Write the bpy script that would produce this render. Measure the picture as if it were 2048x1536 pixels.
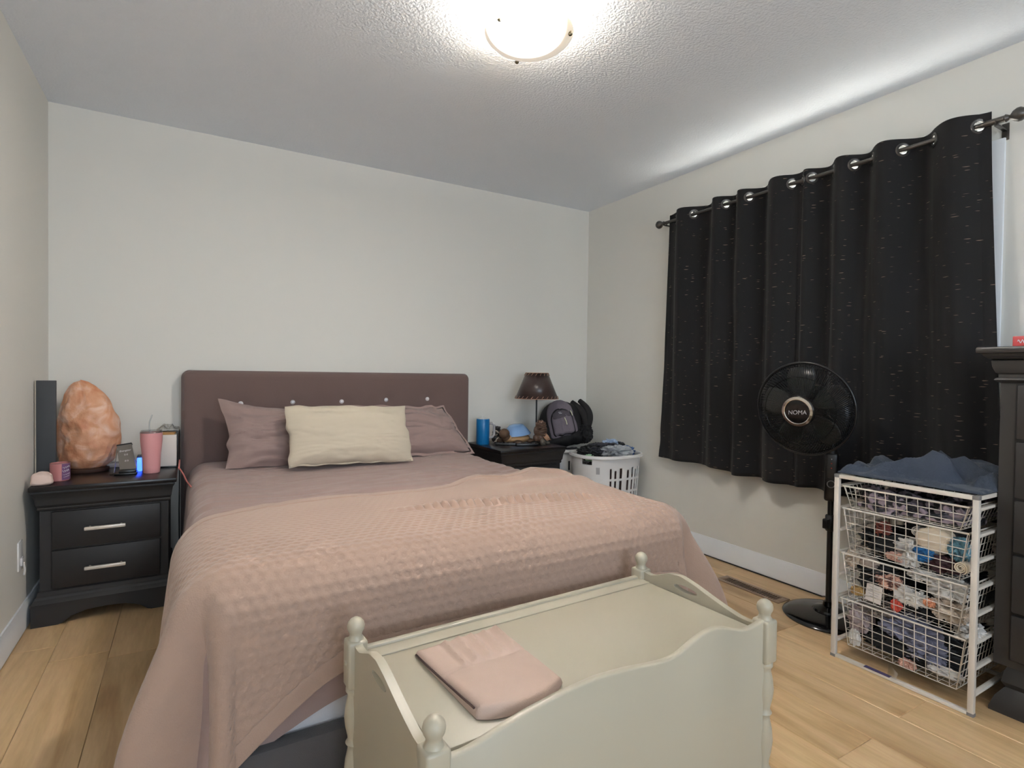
import bpy, bmesh, math, random
import numpy as np
from mathutils import Matrix, Vector, Euler

for o in list(bpy.data.objects):
    bpy.data.objects.remove(o)
S = bpy.context.scene
COL = S.collection
PI = math.pi

# ------------------------------------------------------------------ camera
W, H = 3.407, 2.44                      # room: x 0..W, back wall at y = 0, camera at y < 0
F_PX, YAW, PITCH, ROLL = 1101.43, 0.533066, -0.0173125, 0.0132050
fw = Vector((math.sin(YAW)*math.cos(PITCH), math.cos(YAW)*math.cos(PITCH), math.sin(PITCH)))
r0 = Vector((math.cos(YAW), -math.sin(YAW), 0)); u0 = r0.cross(fw)
rt = r0*math.cos(ROLL) + u0*math.sin(ROLL); up = -r0*math.sin(ROLL) + u0*math.cos(ROLL)
cam = bpy.data.cameras.new('camera'); camo = bpy.data.objects.new('camera', cam); COL.objects.link(camo)
M = Matrix((rt, up, -fw)).transposed().to_4x4(); M.translation = (0.59973, -3.56374, 1.11187)
camo.matrix_world = M
cam.sensor_width = 36.0; cam.lens = F_PX/2048*36.0; cam.clip_start = 0.02
S.camera = camo

# ------------------------------------------------------------------ world, light, exposure
wd = bpy.data.worlds.new('sky'); S.world = wd; wd.use_nodes = True
bg = wd.node_tree.nodes['Background']; bg.inputs[0].default_value = (0.46, 0.68, 1.0, 1); bg.inputs[1].default_value = 0.36
S.view_settings.view_transform = 'Standard'; S.view_settings.look = 'None'
S.view_settings.gamma = 1.0; S.view_settings.use_curve_mapping = False
S.view_settings.exposure = 1.76
DOME_LIGHT = 84.0
BULB_W = 5.0
REAR_FILL = 22.0  # added fill lamp behind the camera, lights the scene from the front
la = bpy.data.lights.new('rear_fill_light', 'AREA'); la.shape = 'RECTANGLE'; la.size = 1.7; la.size_y = 1.25
la.energy = REAR_FILL; la.color = (0.76, 0.88, 1.0)
lo = bpy.data.objects.new('rear_fill_light', la); COL.objects.link(lo)
lo.location = (1.1, -6.18, 1.42); lo.rotation_euler = (math.radians(122), 0, 0)  # tilted upward so the added fill also reaches the ceiling
su = bpy.data.lights.new('sun', 'SUN'); su.energy = 19.0; su.angle = 0.01; su.color = (1.0, 0.96, 0.9)
so = bpy.data.objects.new('sun', su); COL.objects.link(so)
so.rotation_euler = Vector((0.12, -0.60, -0.78)).to_track_quat('-Z', 'Y').to_euler()
S.cycles.max_bounces = 8; S.cycles.diffuse_bounces = 5; S.cycles.glossy_bounces = 3
S.cycles.transparent_max_bounces = 10
S.cycles.use_denoising = True
S.cycles.sample_clamp_indirect = 6.0

# ------------------------------------------------------------------ numpy noise
def _h(i, j, k, s):
    n = (i.astype(np.uint32)*np.uint32(73856093)) ^ (j.astype(np.uint32)*np.uint32(19349663)) ^ (k.astype(np.uint32)*np.uint32(83492791)) ^ np.uint32((s*7919+13) & 0xffffffff)
    n = (n ^ (n >> np.uint32(13)))*np.uint32(1274126177)
    n = (n ^ (n >> np.uint32(15)))*np.uint32(2246822519)
    n = n ^ (n >> np.uint32(16))
    return n.astype(np.float64)/4294967295.0*2-1
def vn(x, y, z, s=0):
    x, y, z = np.broadcast_arrays(np.asarray(x, float), np.asarray(y, float), np.asarray(z, float))
    i, j, k = np.floor(x), np.floor(y), np.floor(z)
    f = x-i; g = y-j; h = z-k
    f = f*f*(3-2*f); g = g*g*(3-2*g); h = h*h*(3-2*h)
    i = i.astype(np.int64); j = j.astype(np.int64); k = k.astype(np.int64)
    r = 0
    for a in (0, 1):
        for b in (0, 1):
            for c in (0, 1):
                w = (f if a else 1-f)*(g if b else 1-g)*(h if c else 1-h)
                r = r + w*_h(i+a, j+b, k+c, s)
    return r
def fbm(x, y, z, s=0, o=3):
    r = 0; a = 1.0; t = 0
    for q in range(o):
        r = r + a*vn(x*2**q, y*2**q, z*2**q, s+q*17); t += a; a *= 0.5
    return r/t
def ridge(x, y, z, s=0, o=3):
    r = 0; a = 1.0; t = 0
    for q in range(o):
        r = r + a*(1-np.abs(vn(x*2**q, y*2**q, z*2**q, s+q*17))*2); t += a; a *= 0.5
    return r/t
def sstep(a, b, x):
    t = np.clip((x-a)/(b-a), 0, 1); return t*t*(3-2*t)

# ------------------------------------------------------------------ materials
def lin(c):
    return tuple(((x/255)/12.92 if x/255 <= 0.04045 else ((x/255+0.055)/1.055)**2.4) for x in c)
MATS = {}
def mat(name, rgb, rough=0.6, metal=0.0, spec=0.5, sheen=0.0, coat=0.0, var=0.0, vscale=8.0, bump=0.0, bscale=60.0, emit=None, estr=0.0, sss=0.0, stretch=None):
    m = bpy.data.materials.new(name); m.use_nodes = True; MATS[name] = m
    nt = m.node_tree; b = nt.nodes['Principled BSDF']; L = nt.links.new
    c = lin(rgb)
    b.inputs['Base Color'].default_value = (*c, 1); b.inputs['Roughness'].default_value = rough
    b.inputs['Metallic'].default_value = metal; b.inputs['Specular IOR Level'].default_value = spec
    if sheen: b.inputs['Sheen Weight'].default_value = sheen; b.inputs['Sheen Roughness'].default_value = 0.5
    if coat: b.inputs['Coat Weight'].default_value = coat; b.inputs['Coat Roughness'].default_value = 0.15
    if sss: b.inputs['Subsurface Weight'].default_value = sss; b.inputs['Subsurface Radius'].default_value = (0.03, 0.015, 0.008)
    if emit: b.inputs['Emission Color'].default_value = (*lin(emit), 1); b.inputs['Emission Strength'].default_value = estr
    if var or bump:
        tc = nt.nodes.new('ShaderNodeTexCoord'); mp = nt.nodes.new('ShaderNodeMapping'); L(tc.outputs['Object'], mp.inputs['Vector'])
        if stretch: mp.inputs['Scale'].default_value = stretch
    if var:
        n = nt.nodes.new('ShaderNodeTexNoise'); n.inputs['Scale'].default_value = vscale; n.inputs['Detail'].default_value = 4
        L(mp.outputs[0], n.inputs['Vector'])
        mx = nt.nodes.new('ShaderNodeMix'); mx.data_type = 'RGBA'
        mx.inputs['A'].default_value = (*[x*(1-var) for x in c], 1); mx.inputs['B'].default_value = (*[min(1, x*(1+var)) for x in c], 1)
        L(n.outputs['Fac'], mx.inputs['Factor']); L(mx.outputs['Result'], b.inputs['Base Color'])
    if bump:
        n2 = nt.nodes.new('ShaderNodeTexNoise'); n2.inputs['Scale'].default_value = bscale; n2.inputs['Detail'].default_value = 3
        L(mp.outputs[0], n2.inputs['Vector'])
        bp = nt.nodes.new('ShaderNodeBump'); bp.inputs['Strength'].default_value = bump; bp.inputs['Distance'].default_value = 0.01
        L(n2.outputs['Fac'], bp.inputs['Height']); L(bp.outputs[0], b.inputs['Normal'])
    return m

mat('wall_paint', (227, 224, 216), 0.75, var=0.012, vscale=1.5, bump=0.03, bscale=220)
mat('ceiling_paint', (238, 242, 248), 0.9, bump=0.42, bscale=95)
mat('trim_white', (242, 243, 245), 0.45)
mat('white_plastic', (225, 222, 220), 0.4)
mat('black_satin', (34, 32, 32), 0.5, var=0.1, vscale=6)
mat('black_lacquer', (24, 20, 20), 0.28, spec=0.5, var=0.15, vscale=6)
mat('dresser_black', (50, 47, 45), 0.4, var=0.1, vscale=5)
mat('champagne_metal', (222, 212, 200), 0.35, metal=0.35)
mat('brown_suede', (112, 91, 86), 0.9, sheen=0.25, var=0.06, vscale=5, bump=0.15, bscale=300)
mat('charcoal_fabric', (78, 75, 76), 0.95, sheen=0.2, var=0.08, vscale=9, bump=0.2, bscale=400)
mat('mattress_white', (224, 222, 226), 0.85, bump=0.1, bscale=200)
mat('mauve_cotton', (152, 129, 123), 0.9, sheen=0.15, var=0.04, vscale=5, bump=0.12, bscale=320)
mat('blush_fleece', (165, 138, 122), 0.95, sheen=0.25, var=0.03, vscale=14, bump=0.2, bscale=260)
mat('cream_cotton', (200, 187, 166), 0.9, sheen=0.1, var=0.03, vscale=6, bump=0.1, bscale=300)
mat('cream_paint', (175, 167, 148), 0.38, var=0.015, vscale=4)
mat('pink_canvas', (186, 162, 148), 0.9, var=0.03, vscale=15, bump=0.12, bscale=350)
mat('edge_shadow', (70, 50, 45), 0.8)  # dark tone for the shade under the pouch edge
mat('black_plastic', (14, 13, 14), 0.3)
mat('black_gloss', (10, 9, 9), 0.12)
mat('fan_blade', (44, 43, 43), 0.4)
mat('cage_wire', (26, 25, 26), 0.22, metal=0.5)
mat('chrome', (215, 208, 200), 0.12, metal=1.0)
mat('steel', (150, 148, 145), 0.3, metal=1.0)
mat('rod_metal', (92, 88, 84), 0.35, metal=0.8)
mat('white_wire', (214, 204, 192), 0.45)
mat('grey_cap', (125, 120, 118), 0.6)
mat('navy_fleece', (56, 63, 76), 0.95, sheen=0.12, var=0.2, vscale=12, bump=0.3, bscale=160)
mat('slab_charcoal', (66, 68, 71), 0.7, var=0.12, vscale=9)
mat('slab_edge', (170, 160, 145), 0.7)
mat('pink_metal', (224, 158, 158), 0.35)
mat('pale_pink_stone', (232, 205, 192), 0.6, var=0.04, vscale=30)
mat('candle_wax', (198, 130, 128), 0.25, var=0.08, vscale=20)
mat('label_purple', (120, 84, 120), 0.3)
mat('white_print', (235, 230, 232), 0.5)
mat('stand_grey', (118, 110, 102), 0.35, metal=0.3)
mat('blue_led', (30, 70, 230), 0.3, emit=(50, 90, 255), estr=1.6)
mat('dark_teal', (40, 60, 66), 0.4)
mat('tissue_box', (226, 216, 208), 0.6)
mat('gold_paper', (190, 140, 80), 0.6)
mat('pink_cable', (226, 130, 122), 0.5)
mat('black_cable', (18, 16, 16), 0.5)
mat('mug_blue', (20, 112, 172), 0.3)
mat('light_grey', (165, 161, 162), 0.5)
mat('lampshade_leather', (62, 48, 45), 0.3, var=0.12, vscale=8)
mat('stitch', (176, 140, 118), 0.8)
mat('ceramic_blue', (128, 166, 212), 0.12, coat=0.5)
mat('terracotta', (176, 140, 100), 0.7, var=0.1, vscale=30)
mat('dark_terracotta', (92, 68, 50), 0.7, var=0.15, vscale=30)
mat('resin_brown', (96, 72, 58), 0.45, var=0.3, vscale=40, bump=0.5, bscale=90)
mat('resin_grey', (92, 84, 74), 0.5, var=0.25, vscale=50)
mat('owl_dark', (42, 36, 34), 0.4, var=0.3, vscale=50)
mat('owl_light', (190, 176, 160), 0.5)
mat('tan_leaf', (196, 150, 118), 0.5)
mat('pack_grey', (112, 103, 112), 0.8, var=0.05, vscale=12, bump=0.1, bscale=400)
mat('pack_dark', (84, 77, 84), 0.8, var=0.05, vscale=12)
mat('pack_black', (20, 18, 20), 0.8)
mat('zip_pull', (205, 205, 178), 0.5)
mat('vent_brown', (150, 126, 106), 0.4, metal=0.4)
mat('vent_hole', (20, 14, 10), 0.9)
mat('finial_bronze', (120, 108, 86), 0.35, metal=0.8)
mat('salt_wood', (60, 38, 28), 0.6)
mat('red_box', (214, 84, 84), 0.4)
mat('violet_tag', (72, 62, 104), 0.5)
mat('outlet_white', (226, 226, 224), 0.35)
mat('sun_ground', (200, 198, 192), 0.9, var=0.05, vscale=2)

def nodes(name):
    m = MATS[name]; return m.node_tree, m.node_tree.nodes['Principled BSDF']

# wood planks: grain along local Y, tint by object
m = mat('oak_plank', (190, 160, 118), 0.33)
nt, b = nodes('oak_plank'); L = nt.links.new
tc = nt.nodes.new('ShaderNodeTexCoord'); oi = nt.nodes.new('ShaderNodeObjectInfo')
vm = nt.nodes.new('ShaderNodeVectorMath'); vm.operation = 'MULTIPLY_ADD'
cmb = nt.nodes.new('ShaderNodeCombineXYZ')
for q in range(3): L(oi.outputs['Random'], cmb.inputs[q])
vm.inputs[1].default_value = (37, 53, 19); L(cmb.outputs[0], vm.inputs[0]); L(tc.outputs['Object'], vm.inputs[2])
mp = nt.nodes.new('ShaderNodeMapping'); mp.inputs['Scale'].default_value = (1, 0.12, 1); L(vm.outputs[0], mp.inputs['Vector'])
n1 = nt.nodes.new('ShaderNodeTexNoise'); n1.inputs['Scale'].default_value = 9; n1.inputs['Detail'].default_value = 6; n1.inputs['Distortion'].default_value = 1.2; L(mp.outputs[0], n1.inputs['Vector'])
n2 = nt.nodes.new('ShaderNodeTexNoise'); n2.inputs['Scale'].default_value = 90; n2.inputs['Detail'].default_value = 4; L(mp.outputs[0], n2.inputs['Vector'])
rp = nt.nodes.new('ShaderNodeValToRGB'); e = rp.color_ramp.elements
e[0].position = 0.3; e[0].color = (*lin((178, 143, 101)), 1); e[1].position = 0.62; e[1].color = (*lin((216, 182, 140)), 1)
x = rp.color_ramp.elements.new(0.46); x.color = (*lin((202, 169, 125)), 1)
L(n1.outputs['Fac'], rp.inputs[0])
# knots
mk = nt.nodes.new('ShaderNodeMapping'); mk.inputs['Scale'].default_value = (1, 0.35, 1); L(vm.outputs[0], mk.inputs['Vector'])
vo = nt.nodes.new('ShaderNodeTexVoronoi'); vo.inputs['Scale'].default_value = 4.2; L(mk.outputs[0], vo.inputs['Vector'])
kr = nt.nodes.new('ShaderNodeValToRGB'); kr.color_ramp.elements[0].position = 0.02; kr.color_ramp.elements[0].color = (0.62, 0.5, 0.4, 1); kr.color_ramp.elements[1].position = 0.13; kr.color_ramp.elements[1].color = (1, 1, 1, 1)
L(vo.outputs['Distance'], kr.inputs[0])
mu = nt.nodes.new('ShaderNodeMix'); mu.data_type = 'RGBA'; mu.blend_type = 'MULTIPLY'; mu.inputs['Factor'].default_value = 0.75
L(rp.outputs[0], mu.inputs['A']); L(kr.outputs[0], mu.inputs['B'])
hs = nt.nodes.new('ShaderNodeHueSaturation'); mr = nt.nodes.new('ShaderNodeMapRange'); mr.inputs['To Min'].default_value = 0.86; mr.inputs['To Max'].default_value = 1.08
L(oi.outputs['Random'], mr.inputs['Value']); L(mr.outputs[0], hs.inputs['Value']); L(mu.outputs['Result'], hs.inputs['Color'])
ov = nt.nodes.new('ShaderNodeMix'); ov.data_type = 'RGBA'; ov.blend_type = 'OVERLAY'; ov.inputs['Factor'].default_value = 0.22
L(hs.outputs[0], ov.inputs['A']); L(n2.outputs['Fac'], ov.inputs['B']); L(ov.outputs['Result'], b.inputs['Base Color'])

# curtain: near-black cloth with thin horizontal slub threads
mat('curtain_cloth', (17, 15, 16), 0.9, sheen=0.05)
nt, b = nodes('curtain_cloth'); L = nt.links.new
uv = nt.nodes.new('ShaderNodeUVMap'); uv.uv_map = 'UVMap'
mp = nt.nodes.new('ShaderNodeMapping'); mp.inputs['Scale'].default_value = (26, 210, 1); L(uv.outputs[0], mp.inputs['Vector'])
n1 = nt.nodes.new('ShaderNodeTexNoise'); n1.inputs['Scale'].default_value = 1.0; n1.inputs['Detail'].default_value = 0; L(mp.outputs[0], n1.inputs['Vector'])
rp = nt.nodes.new('ShaderNodeValToRGB'); rp.color_ramp.elements[0].position = 0.775; rp.color_ramp.elements[0].color = (*lin((17, 15, 16)), 1)
rp.color_ramp.elements[1].position = 0.82; rp.color_ramp.elements[1].color = (*lin((128, 112, 96)), 1)
L(n1.outputs['Fac'], rp.inputs[0]); L(rp.outputs[0], b.inputs['Base Color'])

# salt rock
mat('salt_rock', (222, 156, 112), 0.45, sss=0.15)
nt, b = nodes('salt_rock'); L = nt.links.new
tc = nt.nodes.new('ShaderNodeTexCoord'); n1 = nt.nodes.new('ShaderNodeTexNoise'); n1.inputs['Scale'].default_value = 11; n1.inputs['Detail'].default_value = 7; n1.inputs['Distortion'].default_value = 0.8
L(tc.outputs['Object'], n1.inputs['Vector'])
rp = nt.nodes.new('ShaderNodeValToRGB'); e = rp.color_ramp.elements
e[0].position = 0.3; e[0].color = (*lin((204, 132, 92)), 1); e[1].position = 0.72; e[1].color = (*lin((242, 214, 196)), 1)
x = e.new(0.5); x.color = (*lin((222, 164, 128)), 1)
L(n1.outputs['Fac'], rp.inputs[0]); L(rp.outputs[0], b.inputs['Base Color'])
n2 = nt.nodes.new('ShaderNodeTexNoise'); n2.inputs['Scale'].default_value = 40; n2.inputs['Detail'].default_value = 5; L(tc.outputs['Object'], n2.inputs['Vector'])
bp = nt.nodes.new('ShaderNodeBump'); bp.inputs['Strength'].default_value = 0.5; bp.inputs['Distance'].default_value = 0.01; L(n2.outputs['Fac'], bp.inputs['Height']); L(bp.outputs[0], b.inputs['Normal'])

# two-tone mottled knit
def mottled(name, ca, cb, scale, lo, hi):
    mat(name, ca, 0.95, sheen=0.3); nt, b = nodes(name); L = nt.links.new
    tc = nt.nodes.new('ShaderNodeTexCoord'); n = nt.nodes.new('ShaderNodeTexNoise'); n.inputs['Scale'].default_value = scale; n.inputs['Detail'].default_value = 1
    L(tc.outputs['Object'], n.inputs['Vector'])
    rp = nt.nodes.new('ShaderNodeValToRGB'); e = rp.color_ramp.elements
    e[0].position = lo; e[0].color = (*lin(ca), 1); e[1].position = hi; e[1].color = (*lin(cb), 1)
    L(n.outputs['Fac'], rp.inputs[0]); L(rp.outputs[0], b.inputs['Base Color'])
mottled('lilac_leopard', (28, 22, 28), (150, 134, 144), 34, 0.46, 0.53)
mottled('pink_lace', (120, 76, 66), (220, 172, 150), 60, 0.42, 0.55)
mottled('stripe_white', (196, 190, 184), (228, 222, 216), 25, 0.4, 0.6)

# frosted light dome: brightest by its lamp, falling off round the bowl
BULB = (1.650, -1.845, 2.375)
mat('lit_dome', (246, 222, 178), 0.35)
nt, b = nodes('lit_dome'); L = nt.links.new
geo = nt.nodes.new('ShaderNodeNewGeometry'); dist = nt.nodes.new('ShaderNodeVectorMath'); dist.operation = 'DISTANCE'; dist.inputs[1].default_value = BULB
L(geo.outputs['Position'], dist.inputs[0])
mr = nt.nodes.new('ShaderNodeMapRange'); mr.inputs['From Min'].default_value = 0.07; mr.inputs['From Max'].default_value = 0.155; mr.inputs['To Min'].default_value = 1.0; mr.inputs['To Max'].default_value = 0.0
L(dist.outputs['Value'], mr.inputs['Value'])
pw = nt.nodes.new('ShaderNodeMath'); pw.operation = 'POWER'; pw.inputs[1].default_value = 2.2; L(mr.outputs[0], pw.inputs[0])
ml = nt.nodes.new('ShaderNodeMath'); ml.operation = 'MULTIPLY_ADD'; ml.inputs[1].default_value = DOME_LIGHT; ml.inputs[2].default_value = 0.13; L(pw.outputs[0], ml.inputs[0])
b.inputs['Emission Color'].default_value = (1.0, 0.955, 0.89, 1); L(ml.outputs[0], b.inputs['Emission Strength'])

# clear things
def clear(name, tint, mixf, rough=0.05):
    m = bpy.data.materials.new(name); m.use_nodes = True; MATS[name] = m; nt = m.node_tree
    for n in list(nt.nodes): nt.nodes.remove(n)
    o = nt.nodes.new('ShaderNodeOutputMaterial'); t = nt.nodes.new('ShaderNodeBsdfTransparent'); g = nt.nodes.new('ShaderNodeBsdfGlossy'); mx = nt.nodes.new('ShaderNodeMixShader')
    t.inputs[0].default_value = (*tint, 1); g.inputs['Roughness'].default_value = rough; mx.inputs[0].default_value = mixf
    nt.links.new(t.outputs[0], mx.inputs[1]); nt.links.new(g.outputs[0], mx.inputs[2]); nt.links.new(mx.outputs[0], o.inputs[0])
clear('window_glass', (0.95, 0.97, 0.98), 0.06)
clear('clear_plastic', (0.86, 0.88, 0.88), 0.22, 0.15)
mat('crystal', (245, 242, 245), 0.12, metal=0.25)

CLOTHS = dict(cl_black=(16, 14, 15), cl_rust=(140, 70, 55), cl_white=(214, 208, 202), cl_pink=(214, 168, 150), cl_cream=(226, 208, 184),
    cl_blue=(28, 104, 160), cl_teal=(104, 146, 160), cl_maroon=(70, 36, 42), cl_taupe=(158, 142, 130), cl_grey=(150, 144, 142), cl_mustard=(184, 146, 88),
    cl_red=(206, 78, 60), cl_beige=(196, 178, 160), cl_orange=(226, 156, 120), cl_mauve=(162, 146, 146), cl_slate=(122, 122, 142), cl_lightgrey=(176, 178, 180),
    cl_denim=(72, 104, 156), cl_paleblue=(168, 186, 210), cl_mint=(170, 206, 168), cl_charcoal=(58, 55, 62), cl_brown=(104, 82, 78))
for k, c in CLOTHS.items():
    mat(k, c, 0.9, sheen=0.15, var=0.05, vscale=20, bump=0.12, bscale=250)

# ------------------------------------------------------------------ geometry helpers
class G:
    def __init__(s): s.v = []; s.f = []; s.uv = None
    def add(s, vs, fs):
        n = len(s.v); s.v += [tuple(map(float, q)) for q in vs]; s.f += [tuple(i+n for i in f) for f in fs]; return s
    def box(s, a, b, bev=0.0, seg=2):
        x0, y0, z0 = a; x1, y1, z1 = b
        if bev <= 0:
            return s.add([(x0,y0,z0),(x1,y0,z0),(x1,y1,z0),(x0,y1,z0),(x0,y0,z1),(x1,y0,z1),(x1,y1,z1),(x0,y1,z1)],
                         [(0,3,2,1),(4,5,6,7),(0,1,5,4),(1,2,6,5),(2,3,7,6),(3,0,4,7)])
        bm = bmesh.new(); bmesh.ops.create_cube(bm, size=1)
        for v in bm.verts: v.co = ((x0+x1)/2+v.co.x*(x1-x0), (y0+y1)/2+v.co.y*(y1-y0), (z0+z1)/2+v.co.z*(z1-z0))
        bmesh.ops.bevel(bm, geom=bm.edges[:], offset=bev, segments=seg, affect='EDGES', profile=0.5)
        return s.bm(bm)
    def bm(s, bm):
        bm.verts.index_update(); s.add([v.co[:] for v in bm.verts], [[v.index for v in f.verts] for f in bm.faces]); bm.free(); return s
    def tube(s, pts, r, n=8, closed=False, cap=True):
        pts = [Vector(p) for p in pts]; m = len(pts); rs = r if hasattr(r, '__len__') else [r]*m
        vs = []; fs = []; prev = None
        for i, p in enumerate(pts):
            a = pts[i-1] if (i > 0 or closed) else p; c = pts[(i+1) % m] if (i < m-1 or closed) else p
            t = (c-a).normalized() if (c-a).length > 1e-9 else Vector((0,0,1))
            if prev is None: u = t.orthogonal().normalized()
            else:
                u = prev - t*prev.dot(t); u = u.normalized() if u.length > 1e-6 else t.orthogonal().normalized()
            prev = u; w = t.cross(u)
            for k in range(n):
                q = 2*PI*k/n; vs.append(p+(u*math.cos(q)+w*math.sin(q))*rs[i])
        for i in range(m if closed else m-1):
            j = (i+1) % m
            for k in range(n): fs.append((i*n+k, i*n+(k+1) % n, j*n+(k+1) % n, j*n+k))
        if cap and not closed: fs += [tuple(range(n))[::-1], tuple((m-1)*n+k for k in range(n))]
        return s.add(vs, fs)
    def lathe(s, prof, c=(0,0,0), n=32, sq=1.0):
        vs = []; fs = []; m = len(prof)
        for r, z in prof:
            for k in range(n):
                q = 2*PI*k/n; vs.append((c[0]+r*math.cos(q), c[1]+r*sq*math.sin(q), c[2]+z))
        for i in range(m-1):
            for k in range(n): fs.append((i*n+k, i*n+(k+1) % n, (i+1)*n+(k+1) % n, (i+1)*n+k))
        if prof[0][0] > 1e-6: fs.append(tuple(range(n))[::-1])
        if prof[-1][0] > 1e-6: fs.append(tuple((m-1)*n+k for k in range(n)))
        return s.add(vs, fs)
    def prism(s, poly, plane, a, b):
        n = len(poly)
        def P(p, t): return {'xz': (p[0], t, p[1]), 'yz': (t, p[0], p[1]), 'xy': (p[0], p[1], t)}[plane]
        return s.add([P(p, a) for p in poly]+[P(p, b) for p in poly],
                     [tuple(range(n)), tuple(range(2*n-1, n-1, -1))]+[(i, i+n, (i+1) % n+n, (i+1) % n) for i in range(n)])
    def grid(s, P, cu=False, cv=False):
        P = np.asarray(P); m, n = P.shape[:2]; fs = []
        for i in range(m if cu else m-1):
            for j in range(n if cv else n-1):
                fs.append((i*n+j, ((i+1) % m)*n+j, ((i+1) % m)*n+(j+1) % n, i*n+(j+1) % n))
        return s.add(P.reshape(-1, 3).tolist(), fs)
    def rings(s, prof, x0, y0, x1, y1, cap=True, wall=None):
        vs = []; fs = []
        for i, z in prof:
            xb = x1-i if wall is None else wall
            vs += [(x0+i, y0+i, z), (xb, y0+i, z), (xb, y1-i, z), (x0+i, y1-i, z)]
        for k in range(len(prof)-1):
            for j in range(4): fs.append((k*4+j, k*4+(j+1) % 4, k*4+4+(j+1) % 4, k*4+4+j))
        if cap: fs += [(3,2,1,0), tuple(len(prof)*4-4+j for j in range(4))]
        return s.add(vs, fs)
    def ball(s, c, r, nu=20, nv=12, sc=(1,1,1)):
        P = np.zeros((nv+1, nu, 3))
        for i in range(nv+1):
            t = PI*i/nv
            for j in range(nu):
                q = 2*PI*j/nu; P[i, j] = (c[0]+r*sc[0]*math.sin(t)*math.cos(q), c[1]+r*sc[1]*math.sin(t)*math.sin(q), c[2]-r*sc[2]*math.cos(t))
        return s.grid(P, cv=True)
    def xf(s, m):
        s.v = [tuple(m @ Vector(q)) for q in s.v]; return s

MW = {}
def put(name, g, m, parent=None, smooth=True, ang=40, world=True):
    vs = g.v
    if parent is not None and world:
        inv = MW[parent.name].inverted(); vs = [tuple(inv @ Vector(q)) for q in vs]
    me = bpy.data.meshes.new(name); me.from_pydata(vs, [], g.f); me.validate()
    bm = bmesh.new(); bm.from_mesh(me); bmesh.ops.remove_doubles(bm, verts=bm.verts, dist=1e-6); bmesh.ops.recalc_face_normals(bm, faces=bm.faces); bm.to_mesh(me); bm.free()
    if smooth:
        for p in me.polygons: p.use_smooth = True
        me.set_sharp_from_angle(angle=math.radians(ang))
    me.materials.append(MATS[m])
    o = bpy.data.objects.new(name, me); COL.objects.link(o)
    if parent is not None: o.parent = parent; MW[o.name] = MW[parent.name].copy()
    else: MW[o.name] = Matrix()
    return o
def tag(o, label, cat, group=None, kind=None):
    if label: o['label'] = label
    if cat: o['category'] = cat
    if group: o['group'] = group
    if kind: o['kind'] = kind
    return o
def thing(name, label, cat, loc=(0,0,0), rz=0.0, group=None):
    o = bpy.data.objects.new(name, None); o.empty_display_size = 0.05; COL.objects.link(o)
    o.location = loc; o.rotation_euler = (0, 0, rz)
    MW[o.name] = Matrix.Translation(loc) @ Matrix.Rotation(rz, 4, 'Z')
    return tag(o, label, cat, group)
def struct(name, g, m, parent=None, **k):
    o = put(name, g, m, parent, **k)
    if parent is None: o['kind'] = 'structure'
    return o
def dup(root, loc, rz=None, label=None, scale=None):
    r = root.copy(); COL.objects.link(r); r.location = loc
    if rz is not None: r.rotation_euler = (0, 0, rz)
    if scale: r.scale = scale
    if label: r['label'] = label
    MW[r.name] = Matrix.Translation(loc) @ Matrix.Rotation(r.rotation_euler.z, 4, 'Z')
    for ch in [c for c in root.children]:
        c = ch.copy(); COL.objects.link(c); c.parent = r; MW[c.name] = MW[r.name].copy()
        for gg in [q for q in ch.children]:
            d = gg.copy(); COL.objects.link(d); d.parent = c
    return r
def text(body, mtx, size, m, parent, name='lettering', extrude=0.0004, shear=0.0):
    cu = bpy.data.curves.new(name, 'FONT'); cu.body = body; cu.size = size; cu.extrude = extrude; cu.align_x = 'CENTER'; cu.align_y = 'CENTER'; cu.shear = shear
    cu.materials.append(MATS[m]); o = bpy.data.objects.new(name, cu); COL.objects.link(o)
    bpy.context.view_layer.update()
    me = bpy.data.meshes.new_from_object(o.evaluated_get(bpy.context.evaluated_depsgraph_get()))
    bpy.data.objects.remove(o)
    o = bpy.data.objects.new(name, me); COL.objects.link(o)
    o.parent = parent; o.matrix_local = MW[parent.name].inverted() @ mtx; return o

#@@ROOM
WY0, WY1, WZ0, WZ1 = -2.60, -1.05, 0.93, 2.19      # window opening in the right wall
struct('wall_back', G().box((-0.12, 0, 0), (W+0.12, 0.12, H)), 'wall_paint', smooth=False)
struct('wall_left', G().box((-0.12, -6.2, 0), (0, 0, H)), 'wall_paint', smooth=False)
g = G()
g.box((W, -6.2, 0), (W+0.14, WY0, H)).box((W, WY1, 0), (W+0.14, 0.12, H)).box((W, WY0, 0), (W+0.14, WY1, WZ0)).box((W, WY0, WZ1), (W+0.14, WY1, H))
struct('wall_right', g, 'wall_paint', smooth=False)
g = G().box((-0.12, -6.32, 0), (0.2, -6.2, H)).box((2.0, -6.32, 0), (W+0.14, -6.2, H)).box((0.2, -6.32, 0), (2.0, -6.2, 0.75)).box((0.2, -6.32, 2.1), (2.0, -6.2, H))
struct('wall_front', g, 'wall_paint', smooth=False)
w2 = struct('added_rear_window', G().box((0.2, -6.3, 0.75), (2.0, -6.22, 0.80)).box((0.2, -6.3, 2.05), (2.0, -6.22, 2.1)).box((0.2, -6.3, 0.8), (0.25, -6.22, 2.05)).box((1.95, -6.3, 0.8), (2.0, -6.22, 2.05)).box((1.08, -6.3, 0.8), (1.12, -6.22, 2.05)), 'trim_white', smooth=False)  # unseen window frame, added to go with the rear fill lamp
struct('ceiling', G().box((-0.12, -6.32, H), (W+0.3, 0.12, H+0.12)), 'ceiling_paint', smooth=False)

struct('ground', G().box((W+0.14, -14, -0.7), (W+13, 10, -0.6)), 'sun_ground', smooth=False)

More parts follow.
